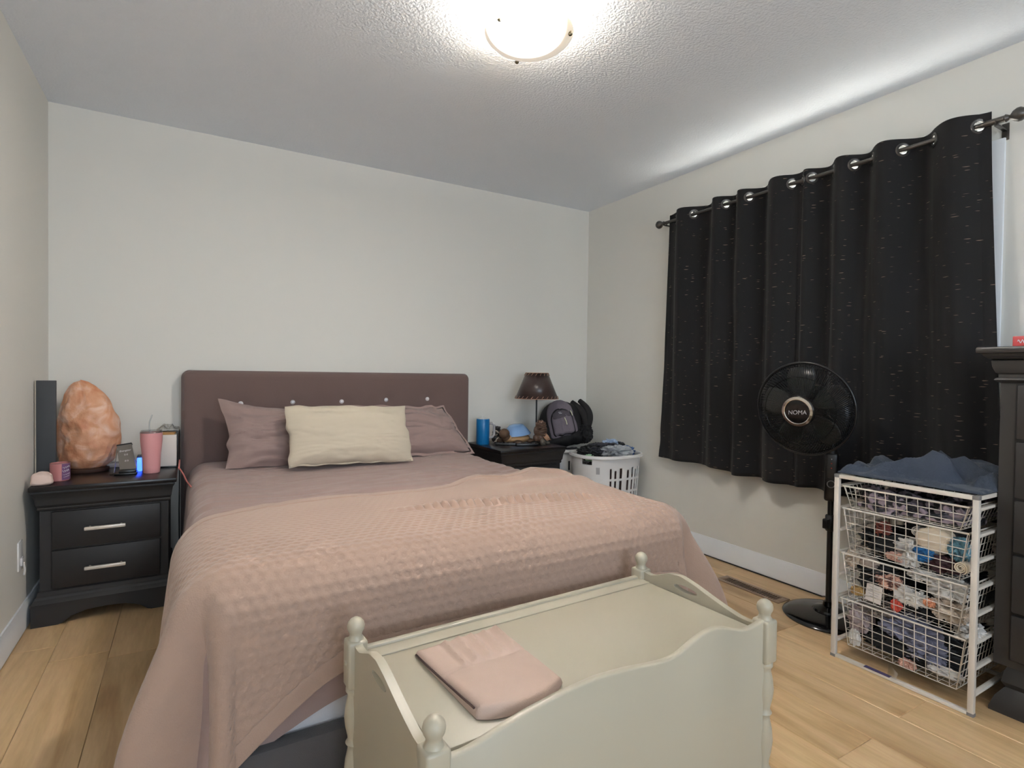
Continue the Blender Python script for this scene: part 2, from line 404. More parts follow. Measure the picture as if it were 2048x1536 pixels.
# floor of separate planks
fl = struct('floor', G().box((-0.12, -6.32, -0.06), (W+0.14, 0.12, -0.012)), 'vent_hole', smooth=False)
rnd = random.Random(5)
PW, PL = 0.19, 1.22
def plank_mesh(w, l):
    b = 0.0016
    return G().rings([(0, -0.012), (0, -b), (b, 0.0)], 0, 0, w, l)
pm = {}
def plank(x0, x1, ya, yb):
    key = (round(x1-x0, 4), round(yb-ya, 4))
    if key not in pm:
        o = put('plank', plank_mesh(*key), 'oak_plank', fl, smooth=False, world=False); pm[key] = o
    else:
        o = pm[key].copy(); COL.objects.link(o)
    o.parent = fl; o.location = (x0, ya, 0)
joint = {13: -2.673, 11: -2.684, 12: -1.95, 10: -2.2, 14: -2.1}
for c in range(-1, 18):
    x0 = max(0.0, 0.15+(c-0)*PW); x1 = min(W, 0.15+(c+1)*PW)
    if x1-x0 < 0.01: continue
    off = joint.get(c, -rnd.random()*PL)
    while off < 0: off += PL
    y = off
    ys = []
    while y > -4.3: ys.append(y); y -= PL
    hi = 0.0
    for q in ys+[-4.3]:
        if q >= hi: continue
        plank(x0+0.0006, x1-0.0006, max(q, -4.3)+0.0006, hi-0.0006); hi = q
struct('floor_rear', G().box((0, -6.2, -0.012), (W, -4.3, 0)), 'oak_plank', smooth=False)

# baseboards
def baseboard(name, a, b, axis, wall):
    h, t = 0.115, 0.013
    prof = [(0, 0.004), (t, 0.004), (t, h-0.022), (t-0.004, h-0.012), (t-0.006, h), (0, h)]
    g = G()
    if axis == 'x': g.prism([(-p, z) for p, z in prof], 'yz', a, b)
    else: g.prism([((wall+p) if wall < 1 else wall-p, z) for p, z in prof], 'xz', a, b)
    struct(name, g, 'trim_white', ang=25)
baseboard('baseboard_back', 0.0, W, 'x', 0)
baseboard('baseboard_left', -6.2, -0.013, 'y', 0.0)
baseboard('baseboard_right', -6.2, -0.013, 'y', W)

# window with casing, jamb, sash frame and panes
wi = struct('window_1', G().box((W+0.03, WY0, WZ0), (W+0.14, WY0+0.012, WZ1)).box((W+0.03, WY1-0.012, WZ0), (W+0.14, WY1, WZ1)).box((W+0.0, WY0, WZ0), (W+0.14, WY1, WZ0+0.015)).box((W+0.03, WY0, WZ1-0.010), (W+0.14, WY1, WZ1)), 'trim_white', smooth=False)
put('window_casing', G().box((W-0.012, WY0-0.055, WZ0-0.02), (W, WY0+0.004, WZ1-0.11), 0.003).box((W-0.012, WY1-0.004, WZ0-0.02), (W, WY1+0.05, WZ1-0.11), 0.003).box((W-0.03, WY0-0.055, WZ0-0.045), (W+0.02, WY1+0.05, WZ0-0.02), 0.004), 'trim_white', wi)
ym = (WY0+WY1)/2
for a, b in ((WY0+0.012, ym), (ym, WY1-0.012)):
    fr = G(); s = 0.035
    fr.box((W+0.07, a, WZ0+0.015), (W+0.11, a+s, WZ1-0.01)).box((W+0.07, b-s, WZ0+0.015), (W+0.11, b, WZ1-0.01)).box((W+0.07, a+s, WZ0+0.015), (W+0.11, b-s, WZ0+0.05)).box((W+0.07, a+s, WZ1-0.022), (W+0.11, b-s, WZ1-0.01))
    sash = put('sash', fr, 'trim_white', wi, smooth=False)
    put('pane', G().box((W+0.088, a+s, WZ0+0.05), (W+0.092, b-s, WZ1-0.022)), 'window_glass', sash, smooth=False)
#@@END_ROOM

#@@BED
bed = thing('bed', 'queen bed with tall brown suede headboard under the mauve bedspread', 'bed', (1.44, -1.1, 0))
nx, nz = 120, 90
X = np.linspace(0.572, 2.305, nx); Z = np.linspace(0.06, 1.112, nz)
XX, ZZ = np.meshgrid(X, Z, indexing='ij')
r = 0.035
d = np.minimum(np.minimum(XX-X[0], X[-1]-XX), Z[-1]-ZZ); d = np.clip(d, 0, r)
RC_ = 0.04; dzt = np.clip(ZZ-(Z[-1]-RC_), 0, RC_); insx = RC_-np.sqrt(np.maximum(RC_**2-dzt**2, 0))
XX = 1.4385+(XX-1.4385)*(1-insx/0.8665)
YY = -0.105 + (r-np.sqrt(np.maximum(0, r*r-(r-d)**2)))
BTN = [(0.862, 0.926), (1.140, 0.930), (1.425, 0.930), (1.707, 0.937), (1.990, 0.940)]
for bx, bz in BTN: YY = YY + 0.016*np.exp(-((XX-bx)**2+(ZZ-bz)**2)/(2*0.028**2))
YY = YY + 0.0015*fbm(XX*6, ZZ*6, 0, 3)
g = G().grid(np.stack([XX, YY, ZZ], -1)).prism([(0.572, 0.0)]+[(0.612-0.04*math.cos(a), 1.072+0.04*math.sin(a)) for a in np.linspace(0, PI/2, 8)]+[(2.265+0.04*math.sin(a), 1.072+0.04*math.cos(a)) for a in np.linspace(0, PI/2, 8)]+[(2.305, 0.0)], 'xz', -0.072, -0.014)
hb = put('headboard', g, 'brown_suede', bed)
for bx, bz in BTN:
    y = -0.105+0.013
    g = G().lathe([(0, 0.011), (0.006, 0.010), (0.012, 0.004), (0.014, 0.0), (0.0, -0.001)], n=10).xf(Matrix.Translation((bx, y, bz)) @ Matrix.Rotation(PI/2, 4, 'X'))
    q = put('button', g, 'crystal', hb, smooth=False); q['label'] = 'faceted crystal tuft button'
put('foot_rail', G().box((0.655, -2.185, 0.025), (2.225, -2.135, 0.226), 0.012), 'charcoal_fabric', bed)
put('side_rail', G().box((0.655, -2.135, 0.025), (0.70, -0.105, 0.226), 0.01), 'charcoal_fabric', bed)
put('side_rail', G().box((2.18, -2.135, 0.025), (2.225, -0.105, 0.226), 0.01), 'charcoal_fabric', bed)
put('slat_deck', G().box((0.70, -2.135, 0.12), (2.18, -0.11, 0.16)), 'charcoal_fabric', bed, smooth=False)
for lx, ly in ((0.70, -2.12), (2.18, -2.12), (0.70, -0.16), (2.18, -0.16), (1.44, -1.1)):
    put('leg', G().box((lx-0.025, ly-0.025, 0), (lx+0.025, ly+0.025, 0.13), 0.003), 'black_plastic', bed)
mt = put('mattress', G().box((0.712, -2.128, 0.165), (2.168, -0.125, 0.585), 0.045, 4), 'mattress_white')
tag(mt, 'white mattress showing at the foot between bedspread and bed rail', 'mattress')

def drape(U, V, x0, x1, y0, zt, r, fl, fr_, ff, amp=0.0, seed=0, kf=3.0, ph=0.0, bulge=0.0):
    cx = np.clip(U, x0, x1); cy = np.maximum(V, y0)
    dx, dy = U-cx, V-cy
    d = np.hypot(dx, dy); dd = np.maximum(d, 1e-9); nx_, ny_ = dx/dd, dy/dd
    phi = np.arctan2(-ny_, np.abs(nx_))                 # 0 on the sides, pi/2 on the foot
    side = np.where(dx < 0, fl, fr_)
    flare = side*np.cos(phi)**2 + ff*np.sin(phi)**2
    flare = flare + 0.10*np.sin(2*phi)**2
    L0 = PI*r/2
    a = np.minimum(d, L0)/r
    out = r*np.sin(a); down = r*(1-np.cos(a))
    ex = np.maximum(d-L0, 0)
    out = out + ex*np.sin(flare); down = down + ex*np.cos(flare)
    corner = np.where((dx != 0) & (dy < 0), np.sin(2*phi), 0)
    ramp = sstep(0.05, 0.45, d)
    along = np.where(np.abs(dx) > 1e-9, cy, cx)
    out = out + ramp*(corner*amp*np.sin(kf*2*phi+ph) + 0.012*vn(along*5, 0, 0, seed)*(1-corner)) + bulge*np.sin(np.clip(d/0.5, 0, 1)*PI)
    z = zt-down
    fz = 0.012
    e = np.maximum(fz-z, 0); z = np.maximum(z, fz+0.004*vn(U*9, V*9, 0, seed+3)); out = out+e*0.7
    return np.stack([cx+nx_*out, cy+ny_*out, z], -1)

# mauve bedspread
U = np.linspace(0.70-0.52, 2.14+0.50, 230); tv = np.linspace(0, 1, 300)
UU, TT = np.meshgrid(U, tv, indexing='ij')
VB = -2.05-0.385-0.09*sstep(1.0, 0.6, UU) - 0.02*vn(UU*3, 0, 0, 4)
VV = -0.125+(VB+0.125)*TT
P = drape(UU, VV, 0.70, 2.10, -2.05, 0.612, 0.098, 0.05, 0.14, 0.03, 0.02, 11)
top = np.exp(-np.maximum(0, 0.6-P[..., 2])*8)
wr = ridge(UU*3.0+0.5*vn(UU*4, VV*4, 0, 2), VV*13, 0.3, 21, 3)
P[..., 2] += top*(0.010*(wr-0.6) + 0.008*fbm(UU*3, VV*3, 0, 31))*sstep(0.02, 0.1, TT) - 0.004
diag = ridge((UU+VV)*9, (UU-VV)*3, 0.7, 9, 2)
P[..., 2] += top*0.012*(diag-0.6)*np.exp(-((UU-1.9)**2+(VV+1.1)**2)/0.08)
P[..., 0] += (1-top)*0.010*vn(VV*9, P[..., 2]*2, 0, 5)
o = put('bedspread', G().grid(P), 'mauve_cotton')
tag(o, 'wrinkled mauve brown bedspread covering the mattress beneath the fleece blanket', 'bedspread')

# blush fleece blanket with embossed honeycomb dots
bx_ = np.array([0.05, 0.30, 0.55, 0.68, 0.74, 0.84, 1.03, 1.25, 1.44, 1.57, 1.68, 1.745, 1.82, 1.90, 2.035, 2.16, 2.30, 2.75])
by_ = np.array([-1.78, -1.70, -1.60, -1.535, -1.50, -1.455, -1.443, -1.458, -1.452, -1.41, -1.345, -1.325, -1.40, -1.38, -1.315, -1.37, -1.46, -1.70])
NU, NV = 640, 400
U = np.linspace(0.69-0.56, 2.12+0.60, NU); tv = np.linspace(0, 1, NV)
UU, TT = np.meshgrid(U, tv, indexing='ij')
VT = np.interp(UU, bx_, by_) + 0.006*vn(UU*25, 0, 0, 8)
VB = -2.05-0.325-0.30*sstep(1.02, 0.42, UU)-0.18*sstep(2.0, 2.6, UU)
VV = VT+(VB-VT)*TT
P = drape(UU, VV, 0.69, 2.12, -2.05, 0.636, 0.118, 0.13, 0.30, 0.05, 0.095, 17, 2.6, -0.7, 0.0)
du = np.gradient(P, axis=0); dv = np.gradient(P, axis=1); N = np.cross(du, dv); N /= np.maximum(np.linalg.norm(N, axis=-1, keepdims=True), 1e-9)
if N[NU//2, NV//4, 2] < 0: N = -N
hx = 0.030; hy = hx*math.sqrt(3)/2
row = np.round(VV/hy); offx = np.where(np.mod(row, 2) == 1, 0.5, 0.0)
q1 = np.hypot(UU/hx-offx-np.round(UU/hx-offx), (VV-row*hy)/hx)
for rr in (-1, 1):
    r2 = row+rr; o2 = np.where(np.mod(r2, 2) == 1, 0.5, 0.0)
    q1 = np.minimum(q1, np.hypot(UU/hx-o2-np.round(UU/hx-o2), (VV-r2*hy)/hx))
edge = np.minimum(np.minimum(UU-U[0], U[-1]-UU), np.minimum(VT-VV, VV-VB))
hem = sstep(0.045, 0.06, edge)
dots = -0.0036*(1-sstep(0.26, 0.50, q1))*hem*(0.15+0.85*sstep(-1.55, -2.05, VV))*(0.55+0.45*sstep(-0.3, 0.4, fbm(UU*2, VV*2, 0, 71)))
ln = np.exp(-(edge-0.05)**2/(2*0.004**2))*-0.003
lump = 0.008*fbm(UU*4, VV*4, 0, 41, 2)
# raised fold running across the top
fy = -1.77-(UU-1.29)*0.19
fold = 0.022*np.exp(-((VV-fy)/0.022)**2)*sstep(1.12, 1.45, UU)*(1-sstep(1.88, 2.0, UU))*(0.8+0.4*np.cos(UU*2*PI/hx))
fold = fold+0.014*np.exp(-((VV+1.58)/0.05)**2)*sstep(1.7, 1.9, UU)*(1-sstep(2.1, 2.3, UU))
puff = 0.018*np.exp(-((VV-VT+0.03)/0.05)**2)*sstep(1.55, 1.8, UU)
disp = dots+ln+lump+fold+puff
disp = disp*np.where(P[..., 2] < 0.05, 0.3, 1)*(1-0.85*sstep(0.72, 0.60, UU)*sstep(-2.02, -2.12, VV))*(1-0.85*sstep(2.10, 2.2, UU)*sstep(-2.02, -2.12, VV))
P = P+N*disp[..., None]
# a sharp overlapping fold at the near left corner
P[..., 2] = np.maximum(P[..., 2], 0.012)
o = put('fleece_blanket', G().grid(P), 'blush_fleece')
sm = o.modifiers.new('thickness', 'SOLIDIFY'); sm.thickness = 0.009; sm.offset = -1
tag(o, 'blush pink fleece blanket embossed with honeycomb dots spread over the foot of the bed', 'blanket')

def pillow(w, h, t, seed, wr=0.012, pinch=0.05, flange=0.0, horn=0.0, shear=0.0):
    n, m = 90, 60
    u = np.linspace(-1, 1, n); v = np.linspace(-1, 1, m); A, B = np.meshgrid(u, v, indexing='ij')
    prof = np.maximum(0, (1-np.abs(A)**2.6)*(1-np.abs(B)**2.6))**0.55
    if flange:
        fa = np.clip(np.abs(A)/(1-flange), 0, 1); fb = np.clip(np.abs(B)/(1-flange*w/h), 0, 1)
        prof = np.maximum(0, (1-fa**2.6)*(1-fb**2.6))**0.55
    sides = []
    for sg in (1, -1):
        x = A*w/2*(1-pinch*(1-np.abs(B)**2)*np.abs(A)**2) + 0.008*vn(A*0+sg*0, B*4, 0, seed+5)*np.abs(A)**3
        z = B*h/2*(1-pinch*1.2*(1-np.abs(A)**2)*np.abs(B)**2) + 0.008*vn(A*5, 0, 0, seed+6)*np.abs(B)**3
        z = z + horn*sstep(-0.6, -1, A)*sstep(0.3, 1, B) - 0.4*horn*sstep(-0.9, 0.1, A)*sstep(0, 1, B)
        x = x - shear*(B+1)/2*sstep(0.2, 1, A) - 0.02*horn/0.035*sstep(0, 1, B)*sstep(-0.5, -1, A)
        edgew = np.maximum(np.abs(A), np.abs(B))
        rad = ridge(np.arctan2(B, A)*2.2+vn(A*2, B*2, 0, seed)*0.6, edgew*0.9, sg, seed+1, 2)
        hz = ridge(A*1.6+0.4*vn(A*2, B*2, 1, seed+3), B*4.5+0.8*vn(A*2, B*2, 2, seed+4), sg*3.0, seed+2, 3)
        y = -sg*(t/2*prof*(1+0.12*fbm(A*1.5, B*1.5, sg, seed+9)) + wr*prof**0.5*((rad-0.5)*edgew**2 + (hz-0.5)*0.8))
        sides.append(np.stack([x, y-0.0*sg, z], -1))
    g = G().grid(sides[0]).grid(sides[1])
    return g
def place_pillow(name, g, m, c, lean, rz, roll, label, lead=None):
    Mx = Matrix.Translation(c) @ Matrix.Rotation(rz, 4, 'Z') @ Matrix.Rotation(lean, 4, 'X') @ Matrix.Rotation(roll, 4, 'Y')
    t = thing(name, label, 'pillow', c)
    put('pillow_body', g.xf(Mx), m, t, ang=60)
    return t, Mx
t, Mx = place_pillow('pillow', pillow(0.82, 0.365, 0.17, 3, 0.026, 0.05, horn=0.035), 'mauve_cotton', (1.175, -0.335, 0.762), -0.50, 0.0, 0.015, 'mauve pillow at left against headboard, its crinkled side uncovered')
t, Mx = place_pillow('pillow', pillow(0.80, 0.365, 0.15, 8, 0.020, 0.02, 0.05, shear=0.14), 'mauve_cotton', (1.80, -0.30, 0.757), -0.62, 0.0, 0.03, 'mauve flanged pillow at right against headboard, near the blue mug')
t, Mx = place_pillow('pillow', pillow(0.66, 0.335, 0.14, 15, 0.008, 0.02), 'cream_cotton', (1.372, -0.53, 0.775), -0.42, 0.0, 0.015, 'cream rectangular pillow propped in front of the two mauve pillows')
sg = []
for k in range(14): sg.append((0.335-0.04*math.sin(k), -0.014*0, -0.15+0.0))
g = G()
for k in range(9):
    a = -0.33+0.66*k/8
g.tube([(-0.32+0.64*k/20, -0.004+0.002*math.sin(k*2.1), -0.163+0.003*math.sin(k*1.3)) for k in range(21)], 0.005, 6)
put('hem_trim', g.xf(Mx), 'cream_cotton', t)
#@@END_BED

#@@NIGHT
def nightstand(loc, rz, label, group):
    w, d, h = 0.54, 0.50, 0.605
    t = thing('nightstand', label, 'nightstand', loc, rz, group)
    x0, x1, y0, y1 = -w/2, w/2, -d/2, d/2
    P = lambda n, g, m='black_lacquer', par=t, **k: put(n, g, m, par, world=False, **k)
    P('tabletop', G().box((x0, y0, h-0.022), (x1, y1, h), 0.005))
    P('cornice', G().rings([(0.034, h-0.112), (0.028, h-0.108), (0.026, h-0.100), (0.028, h-0.096), (0.022, h-0.085), (0.019, h-0.065), (0.016, h-0.045), (0.008, h-0.03), (0.008, h-0.021)], x0, y0, x1, y1), 'black_satin', ang=20)
    P('case', G().rings([(0.034, 0.135), (0.034, h-0.11)], x0, y0, x1, y1), 'black_satin', smooth=False)
    P('base_moulding', G().rings([(0.006, 0.088), (0.006, 0.096), (0.010, 0.102), (0.018, 0.112), (0.020, 0.122), (0.026, 0.128), (0.027, 0.142), (0.034, 0.148)], x0, y0, x1, y1), 'black_satin', ang=20)
    arch = [(x0+0.008, 0)]+[(x0+0.10, 0)]+[(x0+0.10+0.06*q, 0.034*(1-math.cos(PI*q))/2+0.0) for q in (0.25, 0.5, 0.75, 1)]+[(x0+0.20, 0.046), (0, 0.05)]
    full = arch+[(-a, b) for a, b in arch[::-1][1:]]
    P('apron', G().prism(full+[(x1-0.008, 0.09), (x0+0.008, 0.09)], 'xz', y0+0.006, y0+0.026), 'black_satin', ang=20)
    for sx in (x0+0.008, x1-0.028):
        P('side_plinth', G().prism([(y0+0.026, 0), (y0+0.12, 0), (y0+0.16, 0.045), (y1-0.14, 0.045), (y1-0.10, 0), (y1-0.006, 0), (y1-0.006, 0.09), (y0+0.026, 0.09)], 'yz', sx, sx+0.02), 'black_satin', ang=20)
    for za, zb, zh in ((0.327, 0.488, 0.408), (0.153, 0.318, 0.232)):
        dr = P('drawer', G().box((x0+0.076, y0+0.022, za), (x1-0.066, y0+0.050, zb), 0.004), 'black_satin')
        P('drawer_recess', G().box((x0+0.071, y0+0.0325, za-0.004), (x1-0.061, y0+0.0345, zb+0.004)), 'black_plastic', smooth=False)
        hg = G().box((-0.078, y0-0.010, zh-0.008), (0.072, y0+0.003, zh+0.007), 0.003)
        for q in (-0.06, 0.054): hg.tube([(q, y0, zh), (q, y0+0.024, zh)], 0.005, 8)
        hd = put('handle', hg, 'champagne_metal', dr, world=False); hd['label'] = 'pale metal bar handle'
    return t
ns1 = nightstand((0.289, -0.281, 0), 0.0, 'black two-drawer nightstand with pale bar handles, in the corner left of the bed', 'matching black nightstands')
ns2 = dup(ns1, (2.578, -0.272, 0), 0.0, 'black nightstand right of the bed, mostly hidden behind the bedspread', (0.96, 1.0, 1.033))
ZL, ZR = 0.605, 0.625

# things on the left nightstand
sl = thing('stone_slab', 'tall charcoal slab with pale edge standing on nightstand against left wall', 'slab', (0.042, -0.30, ZL))
put('slab_face', G().box((0.009, -0.315, ZL), (0.079, -0.293, 1.056), 0.002), 'slab_charcoal', sl)
put('slab_side', G().box((0.004, -0.313, ZL), (0.009, -0.295, 1.055)), 'slab_edge', sl, smooth=False)
sl_ = thing('salt_lamp', 'large orange pink salt rock lamp on the left nightstand', 'lamp', (0.175, -0.17, ZL))
n, m_ = 120, 90
ph = np.linspace(0, 2*PI, n, endpoint=False); tt = np.linspace(0, 1, m_); PH, T = np.meshgrid(ph, tt, indexing='ij')
zz = [0, 0.03, 0.10, 0.25, 0.42, 0.58, 0.72, 0.84, 0.93, 0.98, 1.0]
rr_ = [0.062, 0.080, 0.108, 0.122, 0.122, 0.112, 0.096, 0.074, 0.050, 0.026, 0.0]
Rr = np.interp(T, zz, rr_)
dirx, diry = np.cos(PH), np.sin(PH)
nz_ = fbm(dirx*1.3, diry*1.3, T*3.2, 12, 3)
cell = ridge(dirx*2.2, diry*2.2, T*4.5, 33, 2)
Rr = Rr*(1+0.20*nz_+0.07*(cell-0.5))
shift = -0.030*T+0.02*np.sin(T*3)
P = np.stack([0.175+Rr*dirx*1.02+shift, -0.155+Rr*diry*0.8, ZL+0.018+0.432*T+0.012*nz_*T], -1)
put('salt_crystal', G().grid(P, cu=True), 'salt_rock', sl_, ang=25)
put('lamp_base', G().lathe([(0.085, 0), (0.09, 0.006), (0.09, 0.016), (0.07, 0.022)], (0.175, -0.155, ZL), 40, 0.82), 'salt_wood', sl_)
cn = thing('candle_jar', 'small pink candle in a glass jar before the salt lamp', 'candle', (0.105, -0.385, ZL))
put('jar', G().lathe([(0.033, 0), (0.0365, 0.004), (0.0365, 0.080), (0.034, 0.080), (0.034, 0.056), (0, 0.055)], (0.105, -0.385, ZL), 36), 'candle_wax', cn)
a = [-1.25+1.5*k/16 for k in range(17)]
put('jar_label', G().grid(np.array([[(0.105+0.0369*math.cos(q), -0.385+0.0369*math.sin(q), ZL+z) for z in (0.006, 0.078)] for q in a])), 'label_purple', cn)
g = G()
for rowz, q0, q1_, am in ((0.060, -1.15, -0.3, 0.006), (0.044, -1.2, -0.4, 0.007), (0.028, -1.15, -0.2, 0.003), (0.018, -1.1, -0.3, 0.002)):
    g.tube([(0.105+0.0373*math.cos(q0+(q1_-q0)*k/30), -0.385+0.0373*math.sin(q0+(q1_-q0)*k/30), ZL+rowz+am*math.sin(k*1.35)*math.cos(k*0.5)+0.006*k/30) for k in range(31)], 0.0006, 4)
put('script_lettering', g, 'white_print', cn)
put('glass_rim', G().tube([(0.105+0.0355*math.cos(q*PI/18), -0.385+0.0355*math.sin(q*PI/18), ZL+0.080) for q in range(36)], 0.0018, 6, closed=True), 'clear_plastic', cn)

n, m_ = 60, 40
ph = np.linspace(0, 2*PI, n, endpoint=False); th = np.linspace(0, PI, m_); PH, TH = np.meshgrid(ph, th, indexing='ij')
dx, dy, dz = np.sin(TH)*np.cos(PH), np.sin(TH)*np.sin(PH), -np.cos(TH)
k_ = 1+0.16*fbm(dx*1.4, dy*1.4, dz*1.4, 77, 3); se = lambda q, p: np.sign(q)*np.abs(q)**p
P = np.stack([0.058+0.036*se(dx, .7)*k_*(1-0.22*dz), -0.485+0.03*se(dy, .7)*k_*(1-0.2*dz), ZL+0.029+0.029*se(dz, .6)*(1+0.1*vn(dx*2, dy*2, 0, 5))], -1)
o = put('pink_stone', G().grid(P, cu=True), 'pale_pink_stone', ang=25); tag(o, 'small pale pink salt stone at front left corner of nightstand', 'stone')

ph_ = thing('phone_charger', 'grey slanted wireless phone charging stand on black foot before the pink tumbler', 'charger', (0.345, -0.31, ZL))
tilt = Matrix.Translation((0.352, -0.315, ZL+0.018)) @ Matrix.Rotation(-0.12, 4, 'Z') @ Matrix.Rotation(-0.42, 4, 'X') @ Matrix.Rotation(-0.16, 4, 'Y')
put('charging_plate', G().prism([(-0.031, 0), (0.037, 0.0), (0.026, 0.128), (-0.034, 0.128)], 'xz', -0.005, 0.005).xf(tilt), 'stand_grey', ph_, ang=20)
put('plate_edge', G().box((-0.036, -0.004, 0.126), (0.028, 0.016, 0.136), 0.003).xf(tilt), 'black_plastic', ph_)
g = G().box((0.300, -0.360, ZL), (0.392, -0.285, ZL+0.011), 0.004).box((0.318, -0.362, ZL+0.008), (0.390, -0.335, ZL+0.026), 0.006)
put('foot', g, 'black_plastic', ph_)
g = G().tube([tilt @ Vector((-0.03, 0.012, 0.134)), (0.303, -0.262, ZL+0.11), (0.300, -0.29, ZL+0.05), (0.298, -0.32, ZL+0.006), (0.285, -0.345, ZL+0.004)], 0.0025, 6)
put('side_wire', g, 'steel', ph_)
fm = tilt @ Matrix.Translation((-0.002, -0.0056, 0.0)) @ Matrix.Rotation(PI/2, 4, 'X')
text('Energizer', fm @ Matrix.Translation((0, 0.098, 0)), 0.0125, 'white_print', ph_, 'brand_lettering', 0.0003, 0.2)
for zc in (0.078, 0.046):
    text('((-))', fm @ Matrix.Translation((0.002, zc, 0)), 0.010, 'white_print', ph_, 'charging_symbol', 0.0003)

ch = thing('usb_charger', 'small dark charger block with glowing blue light beside the pink tumbler', 'charger', (0.405, -0.265, ZL))
put('charger_body', G().box((0.385, -0.262, ZL), (0.425, -0.215, ZL+0.078), 0.004), 'dark_teal', ch)
q = put('blue_light', G().box((0.386, -0.273, ZL), (0.408, -0.2625, ZL+0.068), 0.004), 'blue_led', ch); q['label'] = 'glowing blue light strip'

tb = thing('tumbler', 'pink metal tumbler with clear lid and straw on the left nightstand', 'tumbler', (0.449, -0.33, ZL))
put('cup', G().lathe([(0.0, 0.0), (0.034, 0.0), (0.0365, 0.003), (0.038, 0.03), (0.0395, 0.09), (0.044, 0.13), (0.0465, 0.16), (0.0472, 0.196), (0.0455, 0.198), (0.044, 0.19)], (0.449, -0.33, ZL), 48), 'pink_metal', tb)
put('steel_rim', G().tube([(0.449+0.0462*math.cos(q*PI/24), -0.33+0.0462*math.sin(q*PI/24), ZL+0.1985) for q in range(48)], 0.0014, 6, closed=True), 'steel', tb)
put('lid', G().lathe([(0.0452, 0.196), (0.0455, 0.206), (0.043, 0.209), (0.040, 0.206), (0.0, 0.205)], (0.449, -0.33, ZL), 40), 'clear_plastic', tb)
put('straw', G().tube([(0.445, -0.33, ZL+0.16), (0.440, -0.328, ZL+0.23), (0.441, -0.327, ZL+0.25), (0.452, -0.325, ZL+0.285)], 0.0032, 10), 'clear_plastic', tb)

bk = thing('tissue_box', 'white box with dark back edge behind the pink tumbler', 'box', (0.52, -0.16, ZL))
rzb = Matrix.Translation((0.517, -0.145, ZL)) @ Matrix.Rotation(-0.10, 4, 'Z')
put('box_front', G().box((-0.045, -0.055, 0.006), (0.042, 0.045, 0.170), 0.004).xf(rzb), 'tissue_box', bk)
put('back_cover', G().box((0.0425, -0.050, 0.0), (0.047, 0.052, 0.188), 0.001).box((-0.047, 0.0455, 0.0), (0.047, 0.052, 0.182), 0.001).box((-0.046, -0.057, 0.0), (0.043, 0.05, 0.006), 0.001).xf(rzb), 'black_plastic', bk)
put('gold_flap', G().box((-0.044, -0.054, 0.1702), (0.03, 0.03, 0.178), 0.002).xf(rzb), 'gold_paper', bk)
U = np.linspace(-1, 1, 40); A, B = np.meshgrid(U, U, indexing='ij')
P = np.stack([A*0.05, B*0.045, 0.190+0.03*np.maximum(0, 1-A**2)*np.maximum(0, 1-B**2)*(0.6+0.9*ridge(A*1.6, B*1.6, 0, 6, 2))+0.02*np.abs(A)**2*ridge(A*2, B*2, 1, 9, 2)], -1)
pw_ = put('plastic_wrap', G().grid(P).xf(rzb), 'clear_plastic'); tag(pw_, 'crumpled clear plastic wrap lying on top of the white box', 'wrapper')

tr = thing('paper_tray', 'low white tray of odds and ends behind the phone charger', 'tray', (0.285, -0.06, ZL))
put('tray', G().box((0.215, -0.085, ZL), (0.375, -0.02, ZL+0.022), 0.003), 'light_grey', tr)
for k, (px, hh) in enumerate(((0.245, 0.02), (0.268, 0.03), (0.30, 0.024), (0.325, 0.034), (0.35, 0.02))):
    put('bottle', G().lathe([(0.007, 0), (0.008, 0.004), (0.008, hh*0.6), (0.004, hh*0.75), (0.004, hh), (0, hh)], (px, -0.05, ZL+0.022), 12), 'clear_plastic', tr)

pc = G().tube([(0.44, -0.20, ZL+0.07), (0.42, -0.18, ZL+0.085), (0.40, -0.2, ZL+0.075)], 0.002, 6)
pc.tube([(0.567, -0.20, ZL+0.035), (0.566, -0.25, ZL+0.02), (0.564, -0.27, ZL-0.0), (0.569, -0.30, ZL+0.004), (0.585, -0.36, ZL-0.015), (0.60, -0.44, ZL-0.04), (0.62, -0.55, ZL-0.05)], 0.0035, 8)
o = put('charging_cable', pc, 'pink_cable'); tag(o, 'pink charging cable running from the nightstand edge onto the bed', 'cable')
g = G().tube([(0.566, -0.23, ZL+0.02), (0.568, -0.28, ZL-0.05), (0.566, -0.30, 0.40), (0.568, -0.30, 0.20), (0.565, -0.28, 0.02)], 0.003, 8)
o = put('power_cord', g, 'black_cable'); tag(o, 'black cord hanging between the left nightstand and the headboard', 'cord')

ot = thing('wall_outlet', 'white wall outlet with plug on left wall beside the nightstand', 'outlet', (0.0, -0.555, 0.33))
put('cover_plate', G().box((0.0, -0.60, 0.272), (0.006, -0.535, 0.392), 0.002), 'outlet_white', ot)
put('plug', G().box((0.006, -0.585, 0.29), (0.014, -0.552, 0.325), 0.003).tube([(0.013, -0.565, 0.30), (0.016, -0.556, 0.27), (0.012, -0.55, 0.245)], 0.004, 8), 'white_plastic', ot)

# things on the right nightstand
mg = thing('travel_mug', 'tall blue travel mug with a grey handle on right nightstand', 'mug', (2.375, -0.165, ZR))
put('mug_body', G().lathe([(0.0, 0), (0.044, 0), (0.046, 0.003), (0.046, 0.172), (0.044, 0.176), (0.0, 0.176)], (2.375, -0.165, ZR), 40), 'mug_blue', mg)
put('mug_lid', G().lathe([(0.043, 0.176), (0.043, 0.180), (0.02, 0.182), (0.01, 0.184), (0.008, 0.192), (0, 0.193)], (2.375, -0.165, ZR), 32), 'white_plastic', mg)
dxh, dyh = 0.86, -0.51
hp = [(0.036, 0.143), (0.062, 0.146), (0.078, 0.132), (0.078, 0.068), (0.066, 0.050), (0.036, 0.044)]
put('handle', G().tube([(2.375+a*dxh, -0.165+a*dyh, ZR+b) for a, b in hp], 0.009, 10), 'light_grey', mg)

